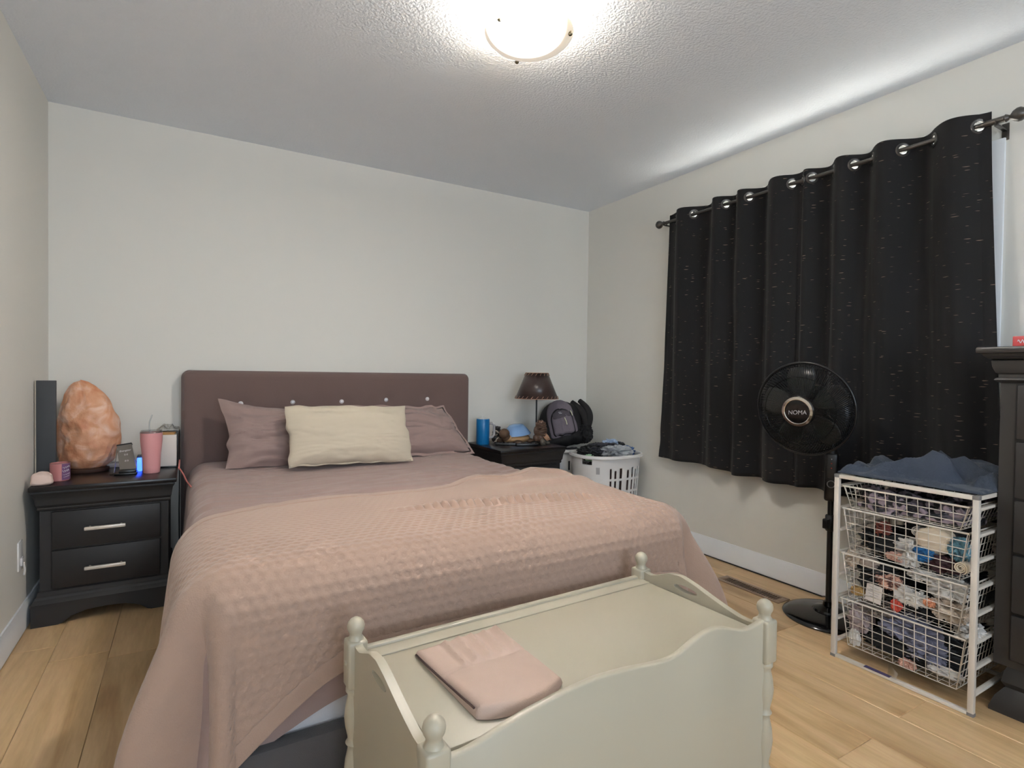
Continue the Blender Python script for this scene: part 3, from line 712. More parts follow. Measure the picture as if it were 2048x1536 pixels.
def figure(name, label, cat, c, sc, blobs, mats_):
    t = thing(name, label, cat, c)
    for nm, mm, lst in blobs:
        g = G()
        for (x, y, z, rx, ry, rz_) in lst:
            g.ball((c[0]+x*sc, c[1]+y*sc, c[2]+z*sc), sc, 16, 10, (rx, ry, rz_))
        put(nm, g, mm, t)
    return t
c = (2.505, -0.125, ZR)
ow = figure('owl_figurine', 'small black and white owl figurine between mug and turtle', 'figurine', c, 0.115,
    [('body', 'owl_dark', [(0, 0, 0.30, .30, .26, .30), (0, -.02, 0.62, .27, .25, .24), (0.05, 0, .88, .20, .2, .14), (.13, -.1, .70, .16, .14, .14), (-.2, 0, .3, .12, .16, .26), (.2, 0, .3, .12, .16, .26), (-.12, -.14, .04, .1, .12, .05), (.12, -.14, .04, .1, .12, .05), (-.12, -.05, .95, .06, .06, .08), (.2, -.05, .92, .06, .06, .08)])], 0)
g = G()
for (x, y, z, L_, a) in ((-.12, -.2, .72, .3, -.5), (.02, -.24, .62, .34, -.35), (-.14, -.2, .5, .2, .4), (.16, -.2, .45, .22, .9), (-.1, -.24, .28, .26, .7), (.1, -.24, .24, .26, -.6), (-.18, -.2, .12, .2, .3)):
    pts = [(c[0]+.115*(x+L_*(k/8-.5)*math.cos(a)), c[1]+.115*(y-.03-.04*math.sin(PI*k/8)), c[2]+.115*(z+L_*(k/8-.5)*math.sin(a))) for k in range(9)]
    g.tube(pts, [0.002+0.0035*math.sin(PI*k/8) for k in range(9)], 6)
put('feather_marks', g, 'owl_light', ow)

c = (2.618, -0.205, ZR)
tu = thing('turtle_figurine', 'ceramic turtle figurine with glossy pale blue shell on right nightstand', 'figurine', c)
ax = Vector((-0.80, -0.35, 0)).normalized(); pr = Vector((-ax.y, ax.x, 0))
def tl(a, b, z): return (c[0]+ax.x*a+pr.x*b, c[1]+ax.y*a+pr.y*b, c[2]+z)
Mt = Matrix.Translation(c) @ Matrix.Rotation(math.atan2(ax.y, ax.x), 4, 'Z') @ Matrix.Diagonal((1.22, 1.22, 1.15, 1))
put('body', G().ball((-0.005, 0, 0.030), 0.1, 28, 14, (.98, .72, .32)).ball((0.075, 0, 0.035), .05, 16, 10, (.8, .6, .5)).xf(Mt), 'terracotta', tu)
put('head', G().ball((0.112, 0, 0.066), 0.034, 20, 14, (1.0, .85, .9)).ball((0.098, 0, 0.045), 0.026, 16, 10).xf(Mt), 'dark_terracotta', tu)
for a_, b_ in ((0.06, 0.06), (0.06, -0.06), (-0.06, 0.06), (-0.06, -0.06)): put('foot', G().ball((a_, b_, 0.014), 0.026, 14, 10, (1.1, .9, .55)).xf(Mt), 'dark_terracotta', tu)
put('shell', G().lathe([(0.092, 0.052), (0.096, 0.053), (0.092, 0.060), (0.072, 0.085), (0.055, 0.104), (0.046, 0.112), (0.03, 0.116), (0, 0.117)], (-0.015, 0, 0), 40, 0.8).xf(Mt @ Matrix.Rotation(0.10, 4, 'Y')), 'ceramic_blue', tu)

c = (2.735, -0.345, ZR)
ga = figure('dragon_figurine', 'brown carved resin dragon figurine holding a tan leaf, in front of lamp', 'figurine', c, 0.155,
    [('body', 'resin_brown', [(0, 0.02, .34, .27, .25, .24), (.02, 0, .58, .30, .27, .19), (0, -.02, .80, .24, .22, .16), (.0, -.02, .97, .17, .16, .12), (-.24, 0, .62, .10, .12, .2), (.25, 0, .60, .10, .12, .18), (-.2, .0, .9, .06, .06, .12), (.2, .0, .88, .07, .06, .10), (0, -.18, .72, .13, .12, .07), (-.1, 0, 1.04, .05, .06, .09), (.07, 0, 1.05, .06, .06, .06), (-.24, 0, .30, .12, .16, .16)]),
     ('claws', 'resin_grey', [(-.02, -.2, .14, .10, .10, .16), (-.02, -.26, .03, .12, .13, .05), (.36, -.06, .06, .12, .12, .07), (-.28, -.05, .04, .14, .14, .06), (.2, -.05, .16, .1, .1, .16)])], 0)
g = G()
for k in range(9):
    z = 0.42+0.065*k; rr = 0.285*math.sqrt(max(.05, 1-((z-.6)/.52)**2))
    g.tube([(c[0]+.155*rr*math.cos(q), c[1]+.155*rr*math.sin(q), c[2]+.155*(z+.05*math.sin(q*2+k))) for q in np.linspace(-PI, 0.1, 18)], 0.0042, 6)
put('scale_ridges', g, 'resin_brown', ga)
P = []
for i in range(12):
    a_ = i/11
    P.append([(c[0]+.155*(.02+.42*a_), c[1]-.155*(.24+.10*math.sin(PI*a_)*(1-abs(b))), c[2]+.155*(.42-.22*a_+.16*b*math.sin(PI*min(1, a_*1.0+.12)))) for b in np.linspace(-1, 1, 7)])
o = put('leaf', G().grid(np.array(P)), 'tan_leaf', ga); o.modifiers.new('thickness', 'SOLIDIFY').thickness = 0.006

def remote(c, rz, ln, wd, label):
    t = thing('remote_control', label, 'remote', c, rz)
    put('remote_body', G().box((-ln/2, -wd/2, 0.0), (ln/2, wd/2, 0.017), 0.005), 'black_plastic', t, world=False)
    g = G()
    for i in range(7):
        for j in (-1, 0, 1): g.lathe([(0.0036, 0.017), (0.0036, 0.019), (0, 0.0195)], (-ln*.36+i*ln*.11, j*wd*.27, 0), 8)
    put('buttons', g, 'pack_dark', t, world=False)
    put('button_ring', G().tube([(ln*.40+0.008*math.cos(q*PI/8)-.012, 0.008*math.sin(q*PI/8), 0.018) for q in range(16)], 0.0015, 6, closed=True), 'light_grey', t, world=False)
remote((2.515, -0.30, ZR), -0.45, 0.20, 0.045, 'black remote control nearest the bed on right nightstand')
remote((2.605, -0.375, ZR), -0.35, 0.15, 0.04, 'short black remote control lying by the dragon figurine')

lp = thing('table_lamp', 'table lamp with dark brown laced leather shade on right nightstand', 'lamp', (2.762, -0.25, ZR))
cx, cy = 2.762, -0.25
put('base', G().lathe([(0.055, 0), (0.058, 0.004), (0.05, 0.012), (0.012, 0.02), (0.008, 0.03)], (cx, cy, ZR), 32), 'black_plastic', lp)
put('pole', G().tube([(cx, cy, ZR+0.02), (cx, cy, 1.02)], 0.006, 12), 'black_plastic', lp)
prof = [(0.155, 0.942), (0.080, 1.125)]
g = G(); n = 64
g.grid(np.array([[(cx+r*math.cos(2*PI*k/n), cy+r*math.sin(2*PI*k/n), z) for r, z in prof] for k in range(n)]), cu=True)
sh = put('lamp_shade', g, 'lampshade_leather', lp); sh.modifiers.new('thickness', 'SOLIDIFY').thickness = 0.003
put('shade_fitter', G().tube([(cx-0.08, cy, 1.118), (cx+0.08, cy, 1.118)], 0.002, 6).tube([(cx, cy-0.08, 1.118), (cx, cy+0.08, 1.118)], 0.002, 6).tube([(cx, cy, 1.0), (cx, cy, 1.12)], 0.003, 6), 'black_plastic', lp)
for (r, z, sg_, kk) in ((0.155, 0.942, 1, 26), (0.080, 1.125, -1, 18)):
    g = G()
    g.tube([(cx+r*math.cos(q*PI/32), cy+r*math.sin(q*PI/32), z) for q in range(64)], 0.0022, 6, closed=True)
    for k in range(kk):
        a0 = 2*PI*k/kk; a1 = a0+0.10*sg_*(1 if r > .1 else 1.5); r1 = r-sg_*0.018*0.41
        g.tube([(cx+(r+.002)*math.cos(a0), cy+(r+.002)*math.sin(a0), z), (cx+(r1+.004)*math.cos(a1), cy+(r1+.004)*math.sin(a1), z+sg_*0.018)], 0.0018, 5)
    put('shade_lacing', g, 'stitch', lp)
#@@END_NIGHT

#@@CURTAIN
RX, RZ = W-0.09, 2.125
rod = thing('curtain_rod', 'dark metal curtain rod with ball finials above the window', 'curtain rod', (RX, -1.8, RZ))
put('rod', G().tube([(RX, -2.68, RZ), (RX, -0.91, RZ)], 0.010, 14).tube([(RX, -2.68, RZ), (RX, -2.62, RZ)], 0.0125, 14), 'rod_metal', rod)
for y, sg in ((-2.68, -1), (-0.91, 1)):
    q = Matrix.Translation((RX, y, RZ)) @ Matrix.Rotation(-sg*PI/2, 4, 'X')
    put('finial', G().lathe([(0.012, -0.004), (0.015, 0.0), (0.012, 0.006), (0.008, 0.012), (0.010, 0.016), (0.020, 0.024), (0.026, 0.036), (0.026, 0.046), (0.018, 0.058), (0, 0.063)], n=24).xf(q), 'rod_metal', rod)
for y in (-2.652, -0.925):
    put('bracket', G().box((W-0.004, y-0.012, RZ-0.055), (W, y+0.012, RZ+0.012), 0.0015).box((RX-0.004, y-0.006, RZ-0.020), (W-0.003, y+0.006, RZ-0.013)).tube([(RX+0.014*math.cos(a), y, RZ+0.014*math.sin(a)-0.001) for a in np.linspace(-PI, 0, 9)], 0.0025, 6)
        .ball((W-0.004, y, RZ-0.045), 0.003, 8, 6).ball((W-0.004, y, RZ-0.005), 0.003, 8, 6), 'rod_metal', rod)

def curtain(label, seq, sg0, bot_shift, seed, zbot, lean):
    """seq: edge, grommets, edge along y (decreasing); sg0 = side of the first lobe (+1 towards the window)."""
    pts = []; gidx = []
    n = 26
    for i in range(len(seq)-1):
        a, b = seq[i], seq[i+1]
        end = i in (0, len(seq)-2)
        sgn = sg0*(-1 if i % 2 == 0 else 1)
        amp = min(0.050, abs(b-a)*0.42) if not end else abs(b-a)*0.30
        for k in range(n):
            t = k/n
            pts.append((a+(b-a)*t, (amp*math.sin(PI*t) if not end else amp*math.sin(PI*0.5*((1-t) if i == 0 else t)))*sgn))
        if i < len(seq)-2: gidx.append(len(pts))
    i = len(seq)-2; pts.append((seq[-1], (abs(seq[-1]-seq[-2])*0.30)*sg0*(-1 if i % 2 == 0 else 1)))
    Y0 = np.array([p[0] for p in pts]); X0 = np.array([p[1] for p in pts])
    sarc = np.concatenate([[0], np.cumsum(np.hypot(np.diff(Y0), np.diff(X0)))])
    zt = 2.173
    zr = np.concatenate([np.arange(zt, zt-0.10, -0.0045), np.linspace(zt-0.10, zbot, 70)])
    T = (zt-zr)/(zt-zbot)
    ss, TT = np.meshgrid(sarc, T, indexing='ij'); YY = np.repeat(Y0[:, None], len(zr), 1); XX = np.repeat(X0[:, None], len(zr), 1)
    un = (ss/sarc[-1])
    tg = sstep(0.10, 0.5, TT)
    XX = XX*(1-0.25*tg) + tg*0.022*vn(un*9, TT*1.2, 0, seed) + tg*0.010*fbm(un*16, TT*2.0, 0, seed+1)
    YY = YY + tg*0.012*vn(un*7, TT*1.5, 3, seed+2) + bot_shift(un)*TT**1.3
    XX = XX - lean*TT + 0.006*sstep(0.7, 1, TT)*ridge(un*6, TT*7, 0, seed+4)
    XX = np.minimum(XX, W-0.022-RX)
    ZZ = np.repeat(zr[None, :], len(sarc), 0) + 0.010*vn(un*5, 0, 0, seed+6)*TT**3
    if seq[0] > -1.5: ZZ = ZZ + 0.018*(1-un)**2*TT**3
    P = np.stack([RX+XX, YY, ZZ], -1)
    m_, k_ = P.shape[:2]
    keep = np.ones((m_-1, k_-1), bool)
    sc_ = (sarc[:-1]+sarc[1:])/2; zc = (zr[:-1]+zr[1:])/2
    for gi in gidx:
        keep &= ~(np.hypot(sc_[:, None]-sarc[gi], zc[None, :]-RZ) < 0.0225)
    fs = [(i*k_+j, (i+1)*k_+j, (i+1)*k_+j+1, i*k_+j+1) for i in range(m_-1) for j in range(k_-1) if keep[i, j]]
    me = bpy.data.meshes.new('cloth'); me.from_pydata(P.reshape(-1, 3).tolist(), [], fs)
    uvl = me.uv_layers.new(name='UVMap'); vi = np.zeros(len(me.loops), dtype=np.int32); me.loops.foreach_get('vertex_index', vi)
    uvs = np.stack([(ss+seed*1.7).reshape(-1), ZZ.reshape(-1)], -1)[vi]; uvl.data.foreach_set('uv', uvs.astype(np.float32).reshape(-1))
    for p in me.polygons: p.use_smooth = True
    me.materials.append(MATS['curtain_cloth'])
    t = thing('curtain', label, 'curtain', (RX, (seq[0]+seq[-1])/2, zbot), 0, 'black grommet curtains')
    o = bpy.data.objects.new('cloth', me); COL.objects.link(o); o.parent = t; o.matrix_local = MW[t.name].inverted()
    sm = o.modifiers.new('thickness', 'SOLIDIFY'); sm.thickness = 0.0025; sm.offset = 0
    for gi in gidx:
        tx, ty = X0[gi+1]-X0[gi-1], Y0[gi+1]-Y0[gi-1]; tl_ = Vector((tx, ty, 0)).normalized(); nn = tl_.cross(Vector((0, 0, 1)))
        mx = Matrix((tl_, Vector((0, 0, 1)), nn)).transposed().to_4x4(); mx.translation = (RX+X0[gi], Y0[gi], RZ)
        g = G(); n2 = 32
        for sgn in (1,):
            prof = [(0.0195, -0.003), (0.0195, 0.003), (0.022, 0.0048), (0.028, 0.0048), (0.031, 0.002), (0.031, -0.002), (0.028, -0.0048), (0.022, -0.0048)]
            vs = [(r*math.cos(2*PI*k/n2), r*math.sin(2*PI*k/n2), z) for r, z in prof for k in range(n2)]
            q = len(prof); ff = [(i*n2+k, i*n2+(k+1) % n2, ((i+1) % q)*n2+(k+1) % n2, ((i+1) % q)*n2+k) for i in range(q) for k in range(n2)]
            g.add(vs, ff)
        put('grommet', g.xf(mx), 'rod_metal', t)
    return t
curtain('left black curtain panel with metal grommets, hanging behind the pedestal fan', [-0.94, -1.02, -1.162, -1.302, -1.40, -1.475, -1.555, -1.673, -1.81, -1.842], -1,
        lambda u: 0.045*(1-u)**2-0.004*u, 3, 0.562, 0.012)
curtain('right black curtain panel with metal grommets, ending behind the tall dresser', [-1.836, -1.868, -1.915, -2.025, -2.12, -2.202, -2.325, -2.443, -2.596, -2.632], -1,
        lambda u: -0.078*u**3+0.012*(1-u), 9, 0.556, 0.0)
#@@END_CURTAIN

#@@DOME
LX, LY = 1.70, -1.79
dl = thing('ceiling_light', 'glowing frosted glass dome light on the ceiling', 'ceiling light', (LX, LY, H))
put('ceiling_pan', G().lathe([(0.118, 0.0), (0.120, -0.006), (0.112, -0.014), (0.0, -0.014)], (LX, LY, H), 48), 'trim_white', dl)
n = 64
prof = [(0.166, -0.046), (0.1665, -0.050), (0.160, -0.060), (0.145, -0.074), (0.120, -0.088), (0.085, -0.099), (0.045, -0.105), (0.0, -0.107)]
dm = put('glass_dome', G().lathe(prof, (LX, LY, H), n), 'lit_dome', dl)
for a in (1.32, 1.32+2*PI/3, 1.32+4*PI/3):
    x, y = LX+0.156*math.cos(a), LY+0.156*math.sin(a)
    f = put('finial', G().lathe([(0.0, -0.078), (0.006, -0.077), (0.0085, -0.072), (0.006, -0.066), (0.0045, -0.062), (0.0045, -0.028), (0.0, -0.028)], (x, y, H), 16), 'finial_bronze', dl)
    f['label'] = 'small bronze finial holding the glass'
bl = bpy.data.lights.new('bulb', 'POINT'); bl.energy = BULB_W; bl.color = (1.0, 0.95, 0.87); bl.shadow_soft_size = 0.02
bo = bpy.data.objects.new('bulb', bl); COL.objects.link(bo); bo.location = (BULB[0], BULB[1], H-0.050)
#@@END_DOME

#@@CHEST
ch = thing('toy_chest', 'cream painted wooden chest with ball finial posts at foot of bed', 'chest', (1.399, -2.503, 0), 0.037)
P_ = lambda n, g, m='cream_paint', par=None, **k: put(n, g, m, par or ch, world=False, **k)
hx, hy = 0.457, 0.213
for sx in (-1, 1):
    for sy in (-1, 1):
        c = (sx*hx, sy*hy, 0)
        top = [(0.0, 0.552), (0.006, 0.551), (0.0125, 0.547), (0.018, 0.540), (0.0198, 0.532), (0.0185, 0.524), (0.0145, 0.517), (0.0135, 0.511), (0.0165, 0.505), (0.019, 0.498), (0.0, 0.497)]
        g = G().lathe([(r, z) for r, z in top[::-1]], c, 28)
        g.box((c[0]-0.0225, c[1]-0.0225, 0.394), (c[0]+0.0225, c[1]+0.0225, 0.502), 0.006, 2)
        turn = [(0.0, 0.0), (0.017, 0.0), (0.019, 0.012), (0.016, 0.03), (0.020, 0.045), (0.0225, 0.06), (0.0225, 0.12), (0.017, 0.13), (0.0165, 0.142), (0.021, 0.165), (0.0245, 0.195), (0.022, 0.225), (0.017, 0.248), (0.016, 0.257), (0.0215, 0.265), (0.0165, 0.273), (0.017, 0.28), (0.022, 0.303), (0.0245, 0.325), (0.022, 0.35), (0.0175, 0.37), (0.017, 0.377), (0.0215, 0.384), (0.0215, 0.391), (0.018, 0.396)]
        po = P_('post', g.lathe(turn, c, 28), ang=50)
        P_('dowel_cap', G().ball((c[0]+sx*0.0225, c[1], 0.452), 0.007, 14, 8, (0.5, 1, 1)), par=po)
fr = [(-0.44, 0.478), (-0.40, 0.477), (-0.36, 0.486), (-0.33, 0.493), (-0.28, 0.503), (-0.20, 0.513), (-0.11, 0.518), (-0.03, 0.512), (0.05, 0.501), (0.09, 0.498), (0.125, 0.501), (0.16, 0.512), (0.20, 0.526), (0.245, 0.531), (0.295, 0.520), (0.335, 0.504), (0.37, 0.497), (0.41, 0.499), (0.44, 0.505)]
xs = np.linspace(-0.44, 0.44, 60)
def smooth(xs, pts):
    px = np.array([p[0] for p in pts]); pz = np.array([p[1] for p in pts]); f = np.linspace(px[0], px[-1], 400); z = np.interp(f, px, pz)
    k = np.hanning(25); k /= k.sum(); z = np.convolve(np.pad(z, 12, mode='edge'), k, 'valid'); return np.interp(xs, f, z)
zs = smooth(xs, fr)
def strip(xs, zs, t, z0, axis, c):
    b = 0.004; rows = []
    for x, z in zip(xs, zs):
        sec = [(-t/2, z0), (-t/2, z-b), (-t/2+b, z), (t/2-b, z), (t/2, z-b), (t/2, z0)]
        rows.append([(x, c+a, q) if axis == 'x' else (c+a, x, q) for a, q in sec])
    return G().grid(np.array(rows), cv=True)
P_('front_panel', strip(xs, zs, 0.018, 0.075, 'x', -hy-0.002), ang=50)
P_('back_panel', G().box((-0.44, hy-0.009, 0.075), (0.44, hy+0.009, 0.480), 0.004))
sp = [(0.205, 0.503), (0.185, 0.494), (0.16, 0.494), (0.13, 0.506), (0.095, 0.521), (0.05, 0.527), (0.0, 0.517), (-0.05, 0.503), (-0.10, 0.490), (-0.145, 0.481), (-0.175, 0.480), (-0.205, 0.488)][::-1]
yc, zc, hl, hh = 0.03, 0.494, 0.042, 0.0095
for sx in (-1, 1):
    y0_ = np.linspace(-0.205, 0.205, 60); z0_ = smooth(y0_, sp); g = G()
    for part in (-1, 1):
        sel = [(y, z) for y, z in zip(y0_, z0_) if (y < yc-1e-3 if part < 0 else y > yc+1e-3)]
        zmid = float(np.interp(yc, y0_, z0_))
        arc = [(yc+part*hl*math.sin(a), zc+hh*math.cos(a)) for a in np.linspace(0, PI, 12)]
        if part < 0: poly = [(-0.205, 0.075)]+sel+[(yc, zmid)]+arc+[(yc, 0.075)]
        else: poly = [(0.205, 0.075)]+sel[::-1]+[(yc, zmid)]+arc+[(yc, 0.075)]
        g.prism(poly, 'yz', sx*hx-0.009, sx*hx+0.009)
    P_('side_panel', g, ang=35)
P_('bottom_board', G().box((-0.44, -0.20, 0.075), (0.44, 0.20, 0.09)), smooth=False)
P_('back_rail', G().box((-0.4435, 0.162, 0.456), (0.4435, 0.2035, 0.4745), 0.002))
P_('lid', G().box((-0.441, -0.198, 0.456), (0.441, 0.159, 0.474), 0.0025))
# pink pleated pad on the lid
TL, TR, BR, BL = (-0.352, 0.118), (-0.128, 0.128), (-0.135, -0.172), (-0.345, -0.186)
nu, nv = 80, 70
A, B = np.meshgrid(np.linspace(0, 1, nu), np.linspace(0, 1, nv), indexing='ij')
bx = (1-A)*(1-B)*TL[0]+A*(1-B)*TR[0]+A*B*BR[0]+(1-A)*B*BL[0]; by = (1-A)*(1-B)*TL[1]+A*(1-B)*TR[1]+A*B*BR[1]+(1-A)*B*BL[1]
cor = np.exp(-((A-0.3)**2)/0.5)*sstep(0.85, 1.0, B)*0.0
ed = np.minimum(np.minimum(A, 1-A)*0.22, np.minimum(B, 1-B)*0.3); rr = np.sqrt(np.clip(1-(1-np.clip(ed/0.016, 0, 1))**2, 0, 1))
by = by+0.03*(np.abs(A-0.5)*2)**3*sstep(0.7, 1, B)
ple = np.abs(((A*6.5+0.35*B*2) % 1)-0.5)*2
pm_ = sstep(0.22, 0.27, A)*(1-sstep(0.40, 0.45, B))*sstep(0.02, 0.06, B)
zt = 0.4765+rr*(0.015+0.010*(1-A)*sstep(0.25, 0.8, B)+pm_*0.009*ple**1.5-0.003*np.exp(-((B-0.44)/0.015)**2)+0.003*fbm(A*4, B*4, 0, 12))
g = G().grid(np.stack([bx, by, zt], -1)).grid(np.stack([bx, by, np.full_like(bx, 0.4755)], -1))
pd = thing('fabric_pouch', 'blush fabric pouch with pleated pocket lying on the chest lid', 'pouch', (1.399, -2.503, 0.475), 0.037)
Mc = Matrix.Translation((1.399, -2.503, 0)) @ Matrix.Rotation(0.037, 4, 'Z')
put('pouch_body', g.xf(Mc), 'pink_canvas', pd, ang=60)
put('under_edge_shadow', G().tube([tuple(Mc @ Vector((bx[0, k]-0.001, by[0, k], 0.482+0.012*sstep(0, 1, k/nv)))) for k in range(2, nv-2)], 0.0022, 6), 'edge_shadow', pd)  # dark strip standing in for the shade below the lifted left edge
#@@END_CHEST

#@@DRESSER
dr = thing('tall_dresser', 'tall black chest of drawers cut off by the right side of the photo', 'dresser', (3.18, -3.25, 0))
x0, x1, ya, yb = 2.915, 3.388, -3.72, -2.745
put('top_slab', G().box((x0, ya, 1.203), (x1, yb, 1.226), 0.007), 'dresser_black', dr)
put('cornice', G().rings([(0.075, 1.09), (0.060, 1.102), (0.045, 1.110), (0.040, 1.115), (0.043, 1.121), (0.050, 1.124), (0.050, 1.134), (0.043, 1.140), (0.036, 1.160), (0.034, 1.180), (0.042, 1.183), (0.028, 1.186), (0.018, 1.195), (0.014, 1.204)], x0, ya, x1, yb, wall=x1), 'dresser_black', dr, ang=20)
put('case', G().rings([(0.055, 0.155), (0.055, 1.108)], x0, ya, x1, yb, wall=x1), 'dresser_black', dr, smooth=False)
put('base_moulding', G().rings([(0.010, 0.0), (0.010, 0.012), (0.022, 0.05), (0.038, 0.075), (0.044, 0.082), (0.040, 0.088), (0.034, 0.10), (0.040, 0.135), (0.048, 0.155), (0.044, 0.160), (0.055, 0.168)], x0+0.02, ya, x1, -2.788, wall=x1), 'dresser_black', dr, ang=20)
for k, (za, zb) in enumerate(((0.185, 0.335), (0.345, 0.535), (0.545, 0.715), (0.725, 0.910), (0.920, 1.098))):
    d_ = put('drawer', G().box((x0+0.040, ya+0.10, za), (x0+0.064, yb-0.102, zb), 0.004), 'dresser_black', dr)
    put('drawer_recess', G().box((x0+0.050, ya+0.094, za-0.005), (x0+0.0545, yb-0.096, zb+0.005)), 'black_plastic', dr, smooth=False)
    for yy in (-3.05, -3.42):
        put('handle', G().box((x0+0.012, yy-0.06, (za+zb)/2-0.007), (x0+0.024, yy+0.06, (za+zb)/2+0.007), 0.003).tube([(x0+0.02, yy-0.045, (za+zb)/2), (x0+0.045, yy-0.045, (za+zb)/2)], 0.004, 8).tube([(x0+0.02, yy+0.045, (za+zb)/2), (x0+0.045, yy+0.045, (za+zb)/2)], 0.004, 8), 'champagne_metal', d_)
rb = thing('red_box', 'small red box with white script on top of the tall dresser', 'box', (3.06, -2.90, 1.226))
put('carton', G().box((2.985, -2.96, 1.226), (3.10, -2.822, 1.262), 0.002), 'red_box', rb)
put('script', G().tube([(2.9845, -2.836-0.028*k/14, 1.244+0.006*math.sin(k*1.3)) for k in range(15)], 0.0012, 6), 'white_print', rb)
#@@END_DRESSER

#@@FAN
FX, FY = 3.175, -2.125
fa = thing('pedestal_fan', 'black pedestal fan with chrome ringed hub in front of curtain', 'fan', (FX, FY, 0))
put('base', G().lathe([(0.0, 0.0), (0.188, 0.0), (0.192, 0.006), (0.188, 0.012), (0.165, 0.020), (0.12, 0.028), (0.066, 0.035), (0.062, 0.043), (0.040, 0.050), (0.024, 0.056), (0.020, 0.075), (0.0, 0.076)], (FX, FY, 0), 64), 'black_gloss', fa)
put('pole', G().tube([(FX, FY, 0.06), (FX, FY, 0.80)], 0.0125, 16), 'black_plastic', fa)
put('height_collar', G().lathe([(0.017, 0.405), (0.021, 0.41), (0.021, 0.475), (0.017, 0.48)], (FX, FY, 0), 20).box((FX-0.045, FY-0.012, 0.42), (FX-0.018, FY+0.012, 0.465), 0.004), 'black_plastic', fa)
vd = Vector((0.6-FX, -3.56-FY, 0)).normalized(); vr = Vector((-vd.y, vd.x, 0))
Mb = Matrix((vr, -vd, Vector((0, 0, 1)))).transposed().to_4x4(); Mb.translation = (FX, FY, 0)
put('control_box', G().box((-0.028, -0.024, 0.545), (0.028, 0.022, 0.770), 0.012, 3).xf(Mb), 'black_plastic', fa)
put('control_panel', G().box((-0.016, -0.0265, 0.655), (0.016, -0.0235, 0.762), 0.002).xf(Mb), 'dresser_black', fa)
put('dial', G().tube([(0.0155*math.cos(q*PI/12), -0.026, 0.628+0.0155*math.sin(q*PI/12)) for q in range(24)], 0.0028, 6, closed=True).lathe([(0.010, 0), (0.010, 0.003), (0, 0.003)], n=16).xf(Matrix()), 'grey_cap', fa) if False else None
g = G().tube([(0.0155*math.cos(q*PI/12), -0.0255, 0.626+0.0155*math.sin(q*PI/12)) for q in range(24)], 0.0022, 6, closed=True)
put('dial_ring', g.xf(Mb), 'grey_cap', fa)
for zz_ in (0.742, 0.722, 0.700):
    put('indicator', G().ball((0.0, -0.0265, zz_), 0.0028, 8, 6).xf(Mb), 'cl_red' if zz_ != 0.742 else 'white_print', fa)
HC = Vector((2.985, -2.105, 0.975)); ax = Vector((-0.978, -0.158, -0.136)).normalized()
uu = Vector((0, 0, 1)); uu = (uu-ax*uu.dot(ax)).normalized(); rr3 = uu.cross(ax)
Mh = Matrix((rr3, uu, ax)).transposed().to_4x4(); Mh.translation = HC
RC = 0.208
def ct(prof, a, tw):   # cage wire along a profile (r, z) with twist
    return [(r*math.cos(a+tw*(r/RC)), r*math.sin(a+tw*(r/RC)), z) for r, z in prof]
fprof = [(0.064, 0.064), (0.09, 0.064), (0.12, 0.060), (0.15, 0.052), (0.178, 0.040), (0.197, 0.022), (0.2055, 0.0)]
rprof = [(0.060, -0.085), (0.10, -0.088), (0.15, -0.078), (0.18, -0.056), (0.198, -0.025), (0.2055, 0.0)]
g = G()
for k in range(150): g.tube(ct(fprof, 2*PI*k/150, 0.5), 0.0011, 4, cap=False)
fc = put('front_cage', g.xf(Mh), 'cage_wire', fa, ang=80); fc['kind'] = 'stuff'
g = G()
for k in range(96): g.tube(ct(rprof, 2*PI*k/96, -0.5), 0.0012, 4, cap=False)
rc = put('rear_cage', g.xf(Mh), 'cage_wire', fa, ang=80); rc['kind'] = 'stuff'
circ = lambda r, z, n=64: [(r*math.cos(2*PI*k/n), r*math.sin(2*PI*k/n), z) for k in range(n)]
put('cage_rim', G().tube(circ(RC, 0.0), 0.006, 10, closed=True).xf(Mh), 'black_plastic', fa)
put('cage_ring', G().tube(circ(0.15, 0.0535), 0.0014, 6, closed=True).xf(Mh), 'cage_wire', fa)
put('cage_ring', G().tube(circ(0.196, 0.0225), 0.0014, 6, closed=True).xf(Mh), 'cage_wire', fa)
put('hub_back', G().lathe([(0.0, 0.055), (0.068, 0.055), (0.070, 0.062), (0.068, 0.068), (0.0, 0.068)], n=40).xf(Mh), 'black_plastic', fa)
put('chrome_ring', G().lathe([(0.0685, 0.062), (0.069, 0.070), (0.0655, 0.0765), (0.055, 0.0785), (0.0525, 0.077), (0.0515, 0.070)], n=56).xf(Mh), 'chrome', fa)
bd = put('badge', G().lathe([(0.0, 0.0765), (0.03, 0.076), (0.052, 0.0735), (0.0525, 0.068), (0.0, 0.068)], n=48).xf(Mh), 'black_gloss', fa)
text('NOMA', Mh @ Matrix.Rotation(0.06, 4, 'Z') @ Matrix.Translation((0.0, -0.004, 0.0766)), 0.026, 'light_grey', fa, 'brand_lettering', 0.0005, 0.15)
put('motor', G().lathe([(0.0, -0.16), (0.045, -0.155), (0.058, -0.13), (0.06, -0.09), (0.03, -0.08), (0.02, -0.01), (0.045, 0.0), (0.045, 0.03), (0.0, 0.04)], n=32).xf(Mh), 'black_plastic', fa)
for k in range(5):
    a0 = 2*PI*k/5+0.3; P = []
    for i in range(12):
        r = 0.04+0.15*i/11; wdt = 0.35+0.55*math.sin(PI*min(1, 0.18+0.75*i/11))
        P.append([(r*math.cos(a0+wdt*(b-0.35)), r*math.sin(a0+wdt*(b-0.35)), -0.012+0.034*(b-0.5)) for b in np.linspace(0, 1, 9)])
    o = put('blade', G().grid(np.array(P)).xf(Mh), 'fan_blade', fa); o.modifiers.new('thickness', 'SOLIDIFY').thickness = 0.002
bk_ = Mh @ Vector((0, 0, -0.12))
